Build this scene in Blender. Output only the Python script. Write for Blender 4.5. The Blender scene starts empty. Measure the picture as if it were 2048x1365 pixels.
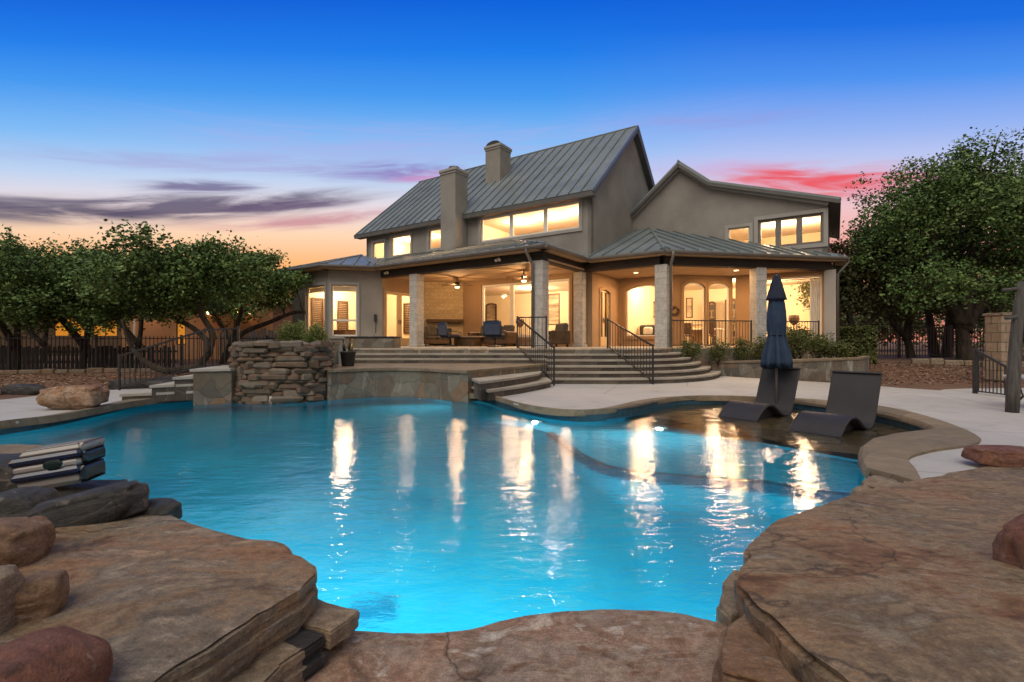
import bpy, math, random
from mathutils import Vector, Matrix, noise
from math import sin, cos, pi, radians as R

random.seed(11)
scene = bpy.context.scene
col = scene.collection

# ------------------------------------------------------------------ measuring
FPX, CX, CY, CAMH = 961.0, 1024.0, 682.0, 1.15
WATER = -0.15

def px(x, y, z):
    """real ground position of a spot seen at (x, y) that lies at height z"""
    t = (z - CAMH) / ((CY - y) / FPX)
    return Vector(((x - CX) / FPX * t, t, z))

def pd(x, y, d):
    """position at real distance d"""
    return Vector(((x - CX) / FPX * d, d, CAMH + (CY - y) / FPX * d))

def pw(x, y, z):
    """position on the pool floor at height z, seen through the water (Snell)"""
    r = Vector(((x - CX) / FPX, 1.0, (CY - y) / FPX)).normalized()
    s = px(x, y, WATER)
    h = Vector((r.x, r.y, 0)) / 1.333
    d = h + Vector((0, 0, -math.sqrt(max(0.0, 1 - h.length_squared))))
    return s + d * ((z - WATER) / d.z)

HA = R(34)
HO = Vector((0.928, 15.65, 0))
HU = Vector((cos(HA), -sin(HA), 0))
HV = Vector((sin(HA), cos(HA), 0))

def uv(u, v, z=0.0):
    p = HO + HU * u + HV * v
    return Vector((p.x, p.y, z))

def onv(x, y, v):
    """(u, z) of the spot seen at (x, y) on the house plane v = const"""
    r = Vector(((x - CX) / FPX, 1, (CY - y) / FPX))
    t = (HO.dot(HV) + v) / (r.x * HV.x + r.y * HV.y)
    p = r * t
    q = Vector((p.x, p.y, 0)) - HO
    return q.dot(HU), p.z + CAMH

def lin(c):
    c = c / 255.0
    return c / 12.92 if c <= 0.04045 else ((c + 0.055) / 1.055) ** 2.4

def srgb(r, g, b):
    return (lin(r), lin(g), lin(b), 1)

# ------------------------------------------------------------------ objects
def tag(o, label=None, cat=None, group=None, kind=None):
    if label: o['label'] = label
    if cat: o['category'] = cat
    if group: o['group'] = group
    if kind: o['kind'] = kind
    return o

def empty(name, loc=(0, 0, 0), rz=0.0):
    o = bpy.data.objects.new(name, None)
    o.empty_display_size = 0.2
    o.location = loc
    o.rotation_euler = (0, 0, rz)
    col.objects.link(o)
    return o

def copy_tree(o, parent=None):
    c = o.copy()
    col.objects.link(c)
    c.parent = parent
    for ch in [x for x in bpy.data.objects if x.parent == o]:
        copy_tree(ch, c)
    return c

class MB:
    def __init__(self):
        self.v, self.f = [], []

    def add(self, vs, fs, M=None):
        b = len(self.v)
        for p in vs:
            p = Vector(p)
            self.v.append(M @ p if M is not None else p)
        for f in fs:
            self.f.append([i + b for i in f])
        return self

    def box(self, x0, x1, y0, y1, z0, z1, M=None):
        vs = [(x0, y0, z0), (x1, y0, z0), (x1, y1, z0), (x0, y1, z0), (x0, y0, z1), (x1, y0, z1), (x1, y1, z1), (x0, y1, z1)]
        fs = [(3, 2, 1, 0), (4, 5, 6, 7), (0, 1, 5, 4), (1, 2, 6, 5), (2, 3, 7, 6), (3, 0, 4, 7)]
        return self.add(vs, fs, M)

    def rbox(self, x0, x1, y0, y1, z0, z1, r=0.03, M=None):
        """box with chamfered edges"""
        cx, cy, cz = (x0 + x1) / 2, (y0 + y1) / 2, (z0 + z1) / 2
        hx, hy, hz = (x1 - x0) / 2, (y1 - y0) / 2, (z1 - z0) / 2
        r = min(r, hx * .9, hy * .9, hz * .9)
        rings = []
        for (z, i) in ((-hz, r), (-hz + r, 0), (hz - r, 0), (hz, r)):
            a, b = hx - i, hy - i
            k = r
            rings.append([(cx + sx, cy + sy, cz + z) for sx, sy in ((-a + k, -b), (a - k, -b), (a, -b + k), (a, b - k), (a - k, b), (-a + k, b), (-a, b - k), (-a, -b + k))])
        vs = [p for q in rings for p in q]
        fs = [list(range(7, -1, -1)), list(range(24, 32))]
        for k in range(3):
            for i in range(8):
                j = (i + 1) % 8
                fs.append((k * 8 + i, k * 8 + j, k * 8 + 8 + j, k * 8 + 8 + i))
        return self.add(vs, fs, M)

    def bar(self, a, b, w, h=None):
        """square bar from a to b"""
        a, b = Vector(a), Vector(b)
        h = h or w
        d = (b - a)
        L = d.length
        if L < 1e-6: return self
        x = d / L
        up = Vector((0, 0, 1)) if abs(x.z) < 0.95 else Vector((0, 1, 0))
        y = up.cross(x).normalized()
        z = x.cross(y)
        M = Matrix(((x.x, y.x, z.x, a.x), (x.y, y.y, z.y, a.y), (x.z, y.z, z.z, a.z), (0, 0, 0, 1)))
        return self.box(0, L, -w / 2, w / 2, -h / 2, h / 2, M)

    def tube(self, pts, rad, n=8, caps=True):
        pts = [Vector(p) for p in pts]
        if not isinstance(rad, (list, tuple)): rad = [rad] * len(pts)
        rings = []
        up = Vector((0.13, 0.21, 0.97))
        for i, p in enumerate(pts):
            t = (pts[min(i + 1, len(pts) - 1)] - pts[max(i - 1, 0)])
            t = t.normalized() if t.length > 1e-9 else Vector((0, 0, 1))
            s = up.cross(t)
            if s.length < 0.05: s = Vector((1, 0, 0)).cross(t)
            s.normalize()
            q = t.cross(s)
            rings.append([p + (s * cos(2 * pi * k / n) + q * sin(2 * pi * k / n)) * rad[i] for k in range(n)])
        vs = [p for r in rings for p in r]
        fs = []
        for i in range(len(rings) - 1):
            for k in range(n):
                j = (k + 1) % n
                fs.append((i * n + k, i * n + j, i * n + n + j, i * n + n + k))
        if caps:
            fs.append(list(range(n - 1, -1, -1)))
            fs.append([(len(rings) - 1) * n + k for k in range(n)])
        return self.add(vs, fs)

    def lathe(self, prof, n=20, M=None, mod=None):
        vs, fs = [], []
        for (r, z) in prof:
            for k in range(n):
                a = 2 * pi * k / n
                rr = r * (mod(a, z) if mod else 1)
                vs.append((rr * cos(a), rr * sin(a), z))
        m = len(prof)
        for i in range(m - 1):
            for k in range(n):
                j = (k + 1) % n
                fs.append((i * n + k, i * n + j, i * n + n + j, i * n + n + k))
        fs.append(list(range(n - 1, -1, -1)))
        fs.append([(m - 1) * n + k for k in range(n)])
        return self.add(vs, fs, M)

    def prism(self, poly, z0, z1, M=None):
        n = len(poly)
        g = lambda z, i: z[i] if isinstance(z, (list, tuple)) else z
        vs = [(p[0], p[1], g(z0, i)) for i, p in enumerate(poly)] + [(p[0], p[1], g(z1, i)) for i, p in enumerate(poly)]
        fs = [list(range(n - 1, -1, -1)), list(range(n, 2 * n))]
        for i in range(n):
            j = (i + 1) % n
            fs.append((i, j, n + j, n + i))
        return self.add(vs, fs, M)

    def build(self, name, mat, parent=None, smooth=False, loc=None, rz=None):
        me = bpy.data.meshes.new(name)
        me.from_pydata([tuple(p) for p in self.v], [], self.f)
        if smooth:
            me.polygons.foreach_set('use_smooth', [True] * len(me.polygons))
        me.update()
        me.materials.append(mat)
        o = bpy.data.objects.new(name, me)
        col.objects.link(o)
        if parent is not None: o.parent = parent
        if loc is not None: o.location = loc
        if rz is not None: o.rotation_euler = (0, 0, rz)
        return o

def fix_normals(o):
    import bmesh
    bm = bmesh.new()
    bm.from_mesh(o.data)
    bmesh.ops.recalc_face_normals(bm, faces=bm.faces)
    bm.to_mesh(o.data)
    bm.free()
    return o

def sharp(o, deg=35):
    """shade smooth but keep hard edges"""
    me = o.data
    me.polygons.foreach_set('use_smooth', [True] * len(me.polygons))
    try:
        me.set_sharp_from_angle(angle=R(deg))
    except Exception:
        pass
    return o

def filled(outer, holes, t):
    """verts, faces of a flat sheet (x, y) with holes, thickness t centred on z = 0"""
    cu = bpy.data.curves.new('sheet', 'CURVE')
    cu.dimensions = '2D'
    cu.fill_mode = 'BOTH'
    cu.extrude = t / 2
    for loop in [outer] + list(holes):
        s = cu.splines.new('POLY')
        s.points.add(len(loop) - 1)
        for p, q in zip(s.points, loop):
            p.co = (q[0], q[1], 0, 1)
        s.use_cyclic_u = True
    ob = bpy.data.objects.new('sheet', cu)
    me = bpy.data.meshes.new_from_object(ob)
    vs = [v.co.copy() for v in me.vertices]
    fs = [list(p.vertices) for p in me.polygons]
    bpy.data.objects.remove(ob)
    bpy.data.curves.remove(cu)
    bpy.data.meshes.remove(me)
    return vs, fs

def catmull(pts, n=6, closed=False):
    pts = [Vector(p) for p in pts]
    out = []
    m = len(pts)
    for i in range(m if closed else m - 1):
        p0 = pts[(i - 1) % m] if closed or i > 0 else pts[0]
        p1, p2 = pts[i], pts[(i + 1) % m]
        p3 = pts[(i + 2) % m] if closed or i + 2 < m else pts[-1]
        for k in range(n):
            t = k / n
            out.append(0.5 * ((2 * p1) + (p2 - p0) * t + (2 * p0 - 5 * p1 + 4 * p2 - p3) * t * t + (3 * p1 - p0 - 3 * p2 + p3) * t ** 3))
    if not closed: out.append(pts[-1])
    return out

def offset(pts, d):
    """offset an open xy polyline to its left by d"""
    out = []
    for i, p in enumerate(pts):
        t = pts[min(i + 1, len(pts) - 1)] - pts[max(i - 1, 0)]
        t.z = 0
        t.normalize()
        out.append(p + Vector((-t.y, t.x, 0)) * d)
    return out

# ------------------------------------------------------------------ materials
def newmat(name):
    m = bpy.data.materials.new(name)
    m.use_nodes = True
    nt = m.node_tree
    nt.nodes.clear()
    out = nt.nodes.new('ShaderNodeOutputMaterial')
    b = nt.nodes.new('ShaderNodeBsdfPrincipled')
    nt.links.new(b.outputs[0], out.inputs[0])
    return m, nt, b, out

def N(nt, t, **kw):
    n = nt.nodes.new(t)
    for k, v in kw.items():
        if k.startswith('i_'):
            n.inputs[int(k[2:]) if k[2:].isdigit() else k[2:]].default_value = v
        else:
            setattr(n, k, v)
    return n

def ramp(nt, src, stops, interp='LINEAR'):
    r = nt.nodes.new('ShaderNodeValToRGB')
    r.color_ramp.interpolation = interp
    e = r.color_ramp.elements
    while len(e) < len(stops): e.new(0.5)
    for el, (p, c) in zip(e, stops):
        el.position = p
        el.color = c if len(c) == 4 else (*c, 1)
    nt.links.new(src, r.inputs[0])
    return r.outputs[0]

def coords(nt, scale=(1, 1, 1), rot=(0, 0, 0), kind='Object'):
    tc = nt.nodes.new('ShaderNodeTexCoord')
    mp = nt.nodes.new('ShaderNodeMapping')
    mp.inputs['Scale'].default_value = scale
    mp.inputs['Rotation'].default_value = rot
    nt.links.new(tc.outputs[kind], mp.inputs[0])
    return mp.outputs[0]

def noise_tex(nt, vec, scale, detail=4, rough=0.55, dist=0.0):
    n = nt.nodes.new('ShaderNodeTexNoise')
    n.inputs['Scale'].default_value = scale
    n.inputs['Detail'].default_value = detail
    n.inputs['Roughness'].default_value = rough
    n.inputs['Distortion'].default_value = dist
    nt.links.new(vec, n.inputs['Vector'])
    return n.outputs['Fac']

def mixc(nt, fac, a, b, mode='MIX'):
    m = nt.nodes.new('ShaderNodeMix')
    m.data_type = 'RGBA'
    m.blend_type = mode
    for sock, val in ((m.inputs[0], fac), (m.inputs[6], a), (m.inputs[7], b)):
        if isinstance(val, (int, float)): sock.default_value = val
        elif isinstance(val, tuple): sock.default_value = val if len(val) == 4 else (*val, 1)
        else: nt.links.new(val, sock)
    return m.outputs[2]

def math_(nt, op, a, b=None, clamp=False):
    m = nt.nodes.new('ShaderNodeMath')
    m.operation = op
    m.use_clamp = clamp
    for s, v in ((m.inputs[0], a), (m.inputs[1], b)):
        if v is None: continue
        if isinstance(v, (int, float)): s.default_value = v
        else: nt.links.new(v, s)
    return m.outputs[0]

def bump(nt, b, h, strength=0.3, dist=0.02):
    n = nt.nodes.new('ShaderNodeBump')
    n.inputs['Strength'].default_value = strength
    n.inputs['Distance'].default_value = dist
    nt.links.new(h, n.inputs['Height'])
    nt.links.new(n.outputs[0], b.inputs['Normal'])
    return n

def noisy(name, c1, c2, scale=4, rough=0.8, bscale=60, bstr=0.25, bdist=0.01, stretch=(1, 1, 1), spec=0.3, metal=0.0, detail=5, lo=0.3, hi=0.7):
    """colour mottled between c1 and c2 with a fine bump"""
    m, nt, b, out = newmat(name)
    v = coords(nt, stretch)
    f = noise_tex(nt, v, scale, detail)
    c = ramp(nt, f, [(lo, c1), (hi, c2)])
    nt.links.new(c, b.inputs['Base Color'])
    b.inputs['Roughness'].default_value = rough
    b.inputs['Specular IOR Level'].default_value = spec
    b.inputs['Metallic'].default_value = metal
    if bstr:
        bump(nt, b, noise_tex(nt, v, bscale, 4), bstr, bdist)
    return m

M = {}
M['stucco'] = noisy('stucco', (.195, .18, .16), (.28, .26, .232), .9, .9, 42, .7, .02, detail=9)
M['stucco_trim'] = noisy('stucco_trim', (.27, .255, .235), (.32, .30, .275), 1.5, .85, 80, .25, .006)
M['stucco_lamplit'] = noisy('stucco_lamplit', (.28, .18, .10), (.33, .215, .125), 1.2, .9, 70, .35, .01)  # porch stucco tinted with the warm lamplight that falls on it
M['dark_metal'] = noisy('dark_metal', (.012, .012, .014), (.022, .021, .022), 8, .45, 90, .08, .003, spec=.5)
M['gutter'] = noisy('gutter', (.13, .115, .10), (.16, .142, .125), 3, .5, 60, .05, .003, spec=.5)
M['fascia'] = noisy('fascia', (.075, .07, .064), (.10, .094, .086), 3, .55, 60, .05, .003, spec=.4)
M['beam'] = noisy('beam', (.016, .011, .008), (.035, .024, .017), 3, .7, 30, .3, .01, stretch=(1, 1, 6))
M['soffit'] = noisy('soffit', (.36, .25, .15), (.44, .31, .19), 2, .8, 40, .1, .004)
M['cream_wall'] = noisy('cream_wall', (.74, .63, .42), (.80, .69, .48), .8, .9, 50, .05, .002)
M['white_ceiling'] = noisy('white_ceiling', (.78, .72, .58), (.82, .76, .62), .8, .9, 50, .05, .002)
M['wood_floor'] = noisy('wood_floor', (.16, .08, .035), (.26, .14, .07), 3, .45, 30, .1, .004, stretch=(1, 8, 1))
M['sash'] = noisy('sash', (.68, .64, .56), (.75, .71, .63), 4, .55, 60, .05, .002)
M['door_paint'] = noisy('door_paint', (.52, .38, .20), (.58, .43, .24), 4, .5, 60, .06, .002)
M['concrete'] = None
M['fabric_navy'] = noisy('fabric_navy', (.014, .018, .034), (.022, .028, .05), 5, .9, 300, .3, .002)
M['fabric_navy2'] = noisy('fabric_navy2', (.02, .034, .064), (.03, .05, .09), 5, .9, 300, .3, .002)
M['fabric_grey'] = noisy('fabric_grey', (.055, .048, .042), (.085, .074, .064), 6, .9, 220, .35, .004)
M['sling'] = noisy('sling', (.03, .045, .08), (.05, .07, .12), 12, .6, 200, .3, .003)
M['lounger'] = noisy('lounger', (.020, .0175, .018), (.029, .0255, .0265), 3, .55, 160, .12, .002, spec=.4)
M['bark'] = noisy('bark', (.022, .017, .013), (.085, .066, .05), 6, .95, 12, 1.0, .09, stretch=(1, 1, .25))
M['mulch'] = None
M['black_pot'] = noisy('black_pot', (.02, .02, .022), (.04, .037, .035), 5, .5, 60, .1, .004, spec=.5)
M['weathered_wood'] = noisy('weathered_wood', (.045, .04, .036), (.11, .10, .092), 4, .85, 40, .5, .01, stretch=(6, 6, .6))
M['wood_dark'] = noisy('wood_dark', (.05, .028, .014), (.10, .058, .03), 4, .6, 30, .2, .006, stretch=(6, 1, 1))
M['chrome_beige'] = noisy('chrome_beige', (.19, .165, .15), (.26, .225, .20), 2, .28, 60, .03, .002, spec=.6)
M['gloss_navy'] = noisy('gloss_navy', (.006, .010, .028), (.012, .018, .045), 2, .18, 60, .02, .002, spec=.6)
M['gloss_black'] = noisy('gloss_black', (.006, .006, .008), (.014, .014, .016), 2, .22, 60, .02, .002, spec=.6)
M['gloss_green'] = noisy('gloss_green', (.004, .014, .014), (.006, .02, .02), 2, .2, 60, .02, .002, spec=.6)
M['brass'] = noisy('brass', (.35, .24, .09), (.45, .32, .14), 6, .35, 60, .05, .002, metal=.8)
M['stucco_neighbor_lit'] = noisy('stucco_neighbor_lit', (.40, .20, .10), (.50, .26, .13), .6, .9, 40, .2, .01)  # orange glow of the lit wall worked into the base colour

def mat_bricks(name, c1, c2, mortar, w, h, ms=.012, plane='XZ', bstr=.5, rough=.85, stain=None):
    m, nt, b, out = newmat(name)
    tc = nt.nodes.new('ShaderNodeTexCoord')
    sx = nt.nodes.new('ShaderNodeSeparateXYZ')
    nt.links.new(tc.outputs['Object'], sx.inputs[0])
    cb = nt.nodes.new('ShaderNodeCombineXYZ')
    nt.links.new(math_(nt, 'ADD', sx.outputs[0], sx.outputs[1]), cb.inputs[0])
    nt.links.new(sx.outputs[2], cb.inputs[1])
    # uneven joints
    nz = nt.nodes.new('ShaderNodeTexNoise')
    nz.inputs['Scale'].default_value = 3
    nt.links.new(tc.outputs['Object'], nz.inputs['Vector'])
    va = nt.nodes.new('ShaderNodeVectorMath')
    va.operation = 'MULTIPLY_ADD'
    nt.links.new(nz.outputs['Color'], va.inputs[0])
    va.inputs[1].default_value = (.05, .05, 0)
    nt.links.new(cb.outputs[0], va.inputs[2])
    br = nt.nodes.new('ShaderNodeTexBrick')
    nt.links.new(va.outputs[0], br.inputs['Vector'])
    br.inputs['Scale'].default_value = 1
    br.inputs['Brick Width'].default_value = w
    br.inputs['Row Height'].default_value = h
    br.inputs['Mortar Size'].default_value = ms
    br.inputs['Mortar Smooth'].default_value = .3
    br.inputs['Color1'].default_value = (*c1, 1)
    br.inputs['Color2'].default_value = (*c2, 1)
    br.inputs['Mortar'].default_value = (*mortar, 1)
    f = noise_tex(nt, tc.outputs['Object'], 9, 6, .65)
    c = mixc(nt, .55, br.outputs['Color'], ramp(nt, f, [(.3, (.45, .45, .45)), (.7, (1.1, 1.1, 1.1))]), 'MULTIPLY')
    nt.links.new(c, b.inputs['Base Color'])
    b.inputs['Roughness'].default_value = rough
    b.inputs['Specular IOR Level'].default_value = .25
    hh = math_(nt, 'ADD', math_(nt, 'MULTIPLY', br.outputs['Fac'], -1.0), math_(nt, 'MULTIPLY', f, .8))
    bump(nt, b, hh, bstr, .02)
    return m

M['limestone'] = mat_bricks('limestone', (.50, .47, .43), (.43, .405, .37), (.34, .32, .29), .55, .22, .008)
M['fire_brick'] = mat_bricks('fire_brick', (.52, .40, .24), (.44, .33, .19), (.36, .27, .16), .6, .16, .008)
M['pillar_stone'] = mat_bricks('pillar_stone', (.36, .27, .19), (.28, .20, .14), (.14, .11, .08), .34, .26, .014)

def mat_metal_roof():
    m, nt, b, out = newmat('standing_seam_metal')
    v = coords(nt)
    f = noise_tex(nt, v, .7, 5, .6)
    c = ramp(nt, f, [(.3, (.155, .182, .188)), (.7, (.235, .265, .268))])
    nt.links.new(c, b.inputs['Base Color'])
    b.inputs['Metallic'].default_value = .35
    r = ramp(nt, noise_tex(nt, v, 3, 5), [(.3, (.38,) * 3), (.7, (.5,) * 3)])
    nt.links.new(r, b.inputs['Roughness'])
    bump(nt, b, noise_tex(nt, v, 2.2, 2), .08, .02)
    return m
M['roof'] = mat_metal_roof()

def mat_flagstone(name, cols, scale, grout, gw=.035, rough=.75, bstr=.6, stretch=(1, 1, 1), streak=0.0):
    """irregular stones from voronoi cells, narrow grout between"""
    m, nt, b, out = newmat(name)
    v = coords(nt, stretch)
    nz = nt.nodes.new('ShaderNodeTexNoise')
    nz.inputs['Scale'].default_value = 2.2
    nt.links.new(v, nz.inputs['Vector'])
    va = nt.nodes.new('ShaderNodeVectorMath')
    va.operation = 'MULTIPLY_ADD'
    nt.links.new(nz.outputs['Color'], va.inputs[0])
    va.inputs[1].default_value = (.3, .3, .3)
    nt.links.new(v, va.inputs[2])
    vo = nt.nodes.new('ShaderNodeTexVoronoi')
    vo.inputs['Scale'].default_value = scale
    nt.links.new(va.outputs[0], vo.inputs['Vector'])
    ve = nt.nodes.new('ShaderNodeTexVoronoi')
    ve.feature = 'DISTANCE_TO_EDGE'
    ve.inputs['Scale'].default_value = scale
    nt.links.new(va.outputs[0], ve.inputs['Vector'])
    sp = nt.nodes.new('ShaderNodeSeparateColor')
    nt.links.new(vo.outputs['Color'], sp.inputs[0])
    n = len(cols)
    base = ramp(nt, sp.outputs[0], [((i + .5) / n, c) for i, c in enumerate(cols)])
    f = noise_tex(nt, v, 5, 7, .65, .6)
    base = mixc(nt, .7, base, ramp(nt, f, [(.25, (.5, .47, .44)), (.75, (1.15, 1.12, 1.1))]), 'MULTIPLY')
    if streak:
        vs = coords(nt, (3, 3, .35))
        fs = noise_tex(nt, vs, 2.0, 5, .6)
        base = mixc(nt, ramp(nt, fs, [(.58, (0, 0, 0)), (.72, (streak,) * 3)]), base, (.55, .52, .46))
    g = ramp(nt, ve.outputs['Distance'], [(0.0, (0, 0, 0)), (gw, (1, 1, 1))])
    c = mixc(nt, g, grout, base)
    nt.links.new(c, b.inputs['Base Color'])
    b.inputs['Roughness'].default_value = rough
    b.inputs['Specular IOR Level'].default_value = .3
    h = math_(nt, 'ADD', g, math_(nt, 'MULTIPLY', f, .7))
    bump(nt, b, h, bstr, .015)
    return m

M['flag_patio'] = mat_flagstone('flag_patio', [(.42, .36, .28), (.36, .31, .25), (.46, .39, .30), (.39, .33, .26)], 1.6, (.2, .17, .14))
M['flag_shelf'] = mat_flagstone('flag_shelf', [(.28, .18, .10), (.21, .155, .10), (.36, .23, .115), (.25, .22, .18), (.42, .27, .13)], 1.5, (.10, .075, .055), .03)
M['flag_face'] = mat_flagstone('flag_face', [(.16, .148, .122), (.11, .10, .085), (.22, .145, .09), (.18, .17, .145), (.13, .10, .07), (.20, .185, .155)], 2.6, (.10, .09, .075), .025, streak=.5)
M['flag_step_dark'] = mat_flagstone('flag_step_dark', [(.10, .083, .066), (.075, .063, .052), (.13, .10, .078), (.06, .051, .043)], 2.2, (.12, .10, .085), .025)  # risers darkened so the treads read as lit
M['coping'] = mat_flagstone('coping', [(.215, .165, .108), (.18, .145, .10), (.24, .185, .125), (.20, .16, .115), (.17, .135, .095)], 1.5, (.13, .10, .072), .014, bstr=.4)

def mat_sandstone(name, cols, scale=1.0, rot=.4, wet=.55, strata=1.0):
    m, nt, b, out = newmat(name)
    v = coords(nt, (1, 1, 1), (0, 0, rot))
    vs = coords(nt, (.7 * scale, 1.6 * scale, 4), (0, 0, rot))
    big = noise_tex(nt, v, 1.3 * scale, 10, .66, 1.2)
    st = noise_tex(nt, vs, 1.8, 12, .68, 1.6)
    fine = noise_tex(nt, v, 26, 12, .78)
    n = len(cols)
    k = math_(nt, 'ADD', math_(nt, 'MULTIPLY', big, .55), math_(nt, 'MULTIPLY', st, .45 * strata + .05))
    base = ramp(nt, k, [(.38 + .25 * i / (n - 1), c) for i, c in enumerate(cols)])
    base = mixc(nt, .8, base, ramp(nt, fine, [(.3, (.35, .32, .3)), (.62, (1.25, 1.2, 1.16))]), 'MULTIPLY')
    # pale mineral bloom and dark stains
    bl = noise_tex(nt, vs, 2.6, 7, .7, 2.2)
    base = mixc(nt, ramp(nt, bl, [(.57, (0, 0, 0)), (.70, (.42,) * 3)]), base, (.42, .36, .30))
    dk = noise_tex(nt, v, 2.4, 7, .7, 1.0)
    base = mixc(nt, ramp(nt, dk, [(.57, (0, 0, 0)), (.68, (.7,) * 3)]), base, (.045, .026, .016))
    hue = noise_tex(nt, v, .75 * scale, 4, .55, .8)
    base = mixc(nt, .32, base, ramp(nt, hue, [(.36, (1.25, .82, .55)), (.5, (1, 1, 1)), (.64, (.80, .95, 1.10))]), 'MULTIPLY')
    # hairline cracks
    vo = nt.nodes.new('ShaderNodeTexVoronoi')
    vo.feature = 'DISTANCE_TO_EDGE'
    vo.inputs['Scale'].default_value = .5
    nzv = nt.nodes.new('ShaderNodeTexNoise')
    nzv.inputs['Scale'].default_value = 3
    nzv.inputs['Detail'].default_value = 6
    nt.links.new(v, nzv.inputs['Vector'])
    va = nt.nodes.new('ShaderNodeVectorMath')
    va.operation = 'MULTIPLY_ADD'
    nt.links.new(nzv.outputs['Color'], va.inputs[0])
    va.inputs[1].default_value = (.6, .6, .6)
    nt.links.new(v, va.inputs[2])
    nt.links.new(va.outputs[0], vo.inputs['Vector'])
    cr = ramp(nt, vo.outputs['Distance'], [(0, (1, 1, 1)), (.006, (0, 0, 0))])
    grain = noise_tex(nt, v, 150, 3, .6)
    base = mixc(nt, .6, base, ramp(nt, grain, [(.35, (.6,) * 3), (.65, (1.25,) * 3)]), 'MULTIPLY')
    base = mixc(nt, math_(nt, 'MULTIPLY', cr, .75), base, (.02, .013, .009))
    nt.links.new(base, b.inputs['Base Color'])
    rr = ramp(nt, big, [(.3, (wet,) * 3), (.7, (wet + .25,) * 3)])
    nt.links.new(rr, b.inputs['Roughness'])
    b.inputs['Specular IOR Level'].default_value = .35
    h = math_(nt, 'ADD', math_(nt, 'MULTIPLY', st, 1.0), math_(nt, 'MULTIPLY', fine, .35))
    h = math_(nt, 'SUBTRACT', h, math_(nt, 'MULTIPLY', cr, .12))
    fl = nt.nodes.new('ShaderNodeMath')
    fl.operation = 'SNAP'
    fl.inputs[1].default_value = .075
    nt.links.new(noise_tex(nt, vs, 1.1, 9, .6, .8), fl.inputs[0])
    h = math_(nt, 'ADD', h, math_(nt, 'MULTIPLY', fl.outputs[0], 2.2))
    bump(nt, b, h, .8, .035)
    return m

M['slab_left'] = mat_sandstone('slab_left', [(.10, .046, .019), (.20, .112, .055), (.26, .17, .095), (.19, .15, .108), (.33, .255, .175)], 1.5, .5)
M['slab_mid'] = mat_sandstone('slab_mid', [(.12, .05, .026), (.22, .125, .075), (.34, .26, .20), (.25, .155, .105), (.48, .43, .37)], 1.7, .15)
M['slab_right'] = mat_sandstone('slab_right', [(.09, .04, .016), (.20, .107, .048), (.26, .19, .115), (.155, .105, .063), (.24, .205, .15)], 1.4, -.6)
M['stone_beige'] = mat_sandstone('stone_beige', [(.17, .12, .075), (.24, .185, .125), (.29, .235, .17)], 2.2, .2)
M['stone_dark'] = mat_sandstone('stone_dark', [(.018, .018, .018), (.035, .034, .034), (.06, .056, .052)], 2.0, .3, .45)
M['stone_red'] = mat_sandstone('stone_red', [(.09, .03, .018), (.16, .065, .04), (.20, .105, .07)], 2.0, .8, .5)
M['stone_brown'] = mat_sandstone('stone_brown', [(.10, .05, .028), (.19, .115, .065), (.27, .19, .13)], 2.0, 1.1)
M['boulder'] = mat_sandstone('boulder', [(.14, .065, .03), (.27, .16, .09), (.40, .31, .23)], 2.4, .4)
M['tread_stone_lit'] = noisy('tread_stone_lit', (.25, .22, .18), (.38, .335, .275), 2.2, .75, 30, .4, .008)  # treads lightened as if lit, contrast with the risers put into the colour
M['pale_step'] = noisy('pale_step', (.30, .27, .23), (.42, .385, .335), 2.5, .8, 40, .3, .008)
M['dry_stone'] = None

def mat_rockwall():
    m, nt, b, out = newmat('dry_stone')
    oi = nt.nodes.new('ShaderNodeNewGeometry')
    v = coords(nt)
    base = ramp(nt, oi.outputs['Random Per Island'], [(0, (.05, .034, .022)), (.25, (.125, .098, .07)), (.5, (.11, .055, .028)), (.75, (.17, .142, .112)), (1, (.10, .07, .043))])
    f = noise_tex(nt, v, 9, 7, .65, .5)
    c = mixc(nt, .8, base, ramp(nt, f, [(.25, (.45, .42, .4)), (.75, (1.2, 1.18, 1.15))]), 'MULTIPLY')
    nt.links.new(c, b.inputs['Base Color'])
    b.inputs['Roughness'].default_value = .75
    bump(nt, b, noise_tex(nt, v, 16, 6, .65), .6, .02)
    return m
M['dry_stone'] = mat_rockwall()

def mat_concrete():
    m, nt, b, out = newmat('deck_concrete')
    v = coords(nt)
    f = noise_tex(nt, v, .55, 7, .6, .4)
    g = noise_tex(nt, v, 40, 5, .6)
    c = ramp(nt, f, [(.3, (.355, .337, .322)), (.7, (.45, .428, .41))])
    c = mixc(nt, .5, c, ramp(nt, g, [(.3, (.82,) * 3), (.7, (1.05,) * 3)]), 'MULTIPLY')
    # drips and footprints dried into the surface
    s = noise_tex(nt, v, 1.7, 8, .7, 1.0)
    c = mixc(nt, ramp(nt, s, [(.52, (0, 0, 0)), (.68, (.6,) * 3)]), c, (.27, .25, .23))
    br = nt.nodes.new('ShaderNodeTexBrick')
    nt.links.new(coords(nt, (1, 1, 1), (0, 0, .35)), br.inputs['Vector'])
    br.inputs['Scale'].default_value = 1
    br.inputs['Brick Width'].default_value = 3.4
    br.inputs['Row Height'].default_value = 2.6
    br.inputs['Mortar Size'].default_value = .013
    c = mixc(nt, math_(nt, 'MULTIPLY', br.outputs['Fac'], .75), c, (.2, .18, .16))
    nt.links.new(c, b.inputs['Base Color'])
    b.inputs['Roughness'].default_value = .7
    bump(nt, b, g, .25, .006)
    return m
M['concrete'] = mat_concrete()

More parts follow.
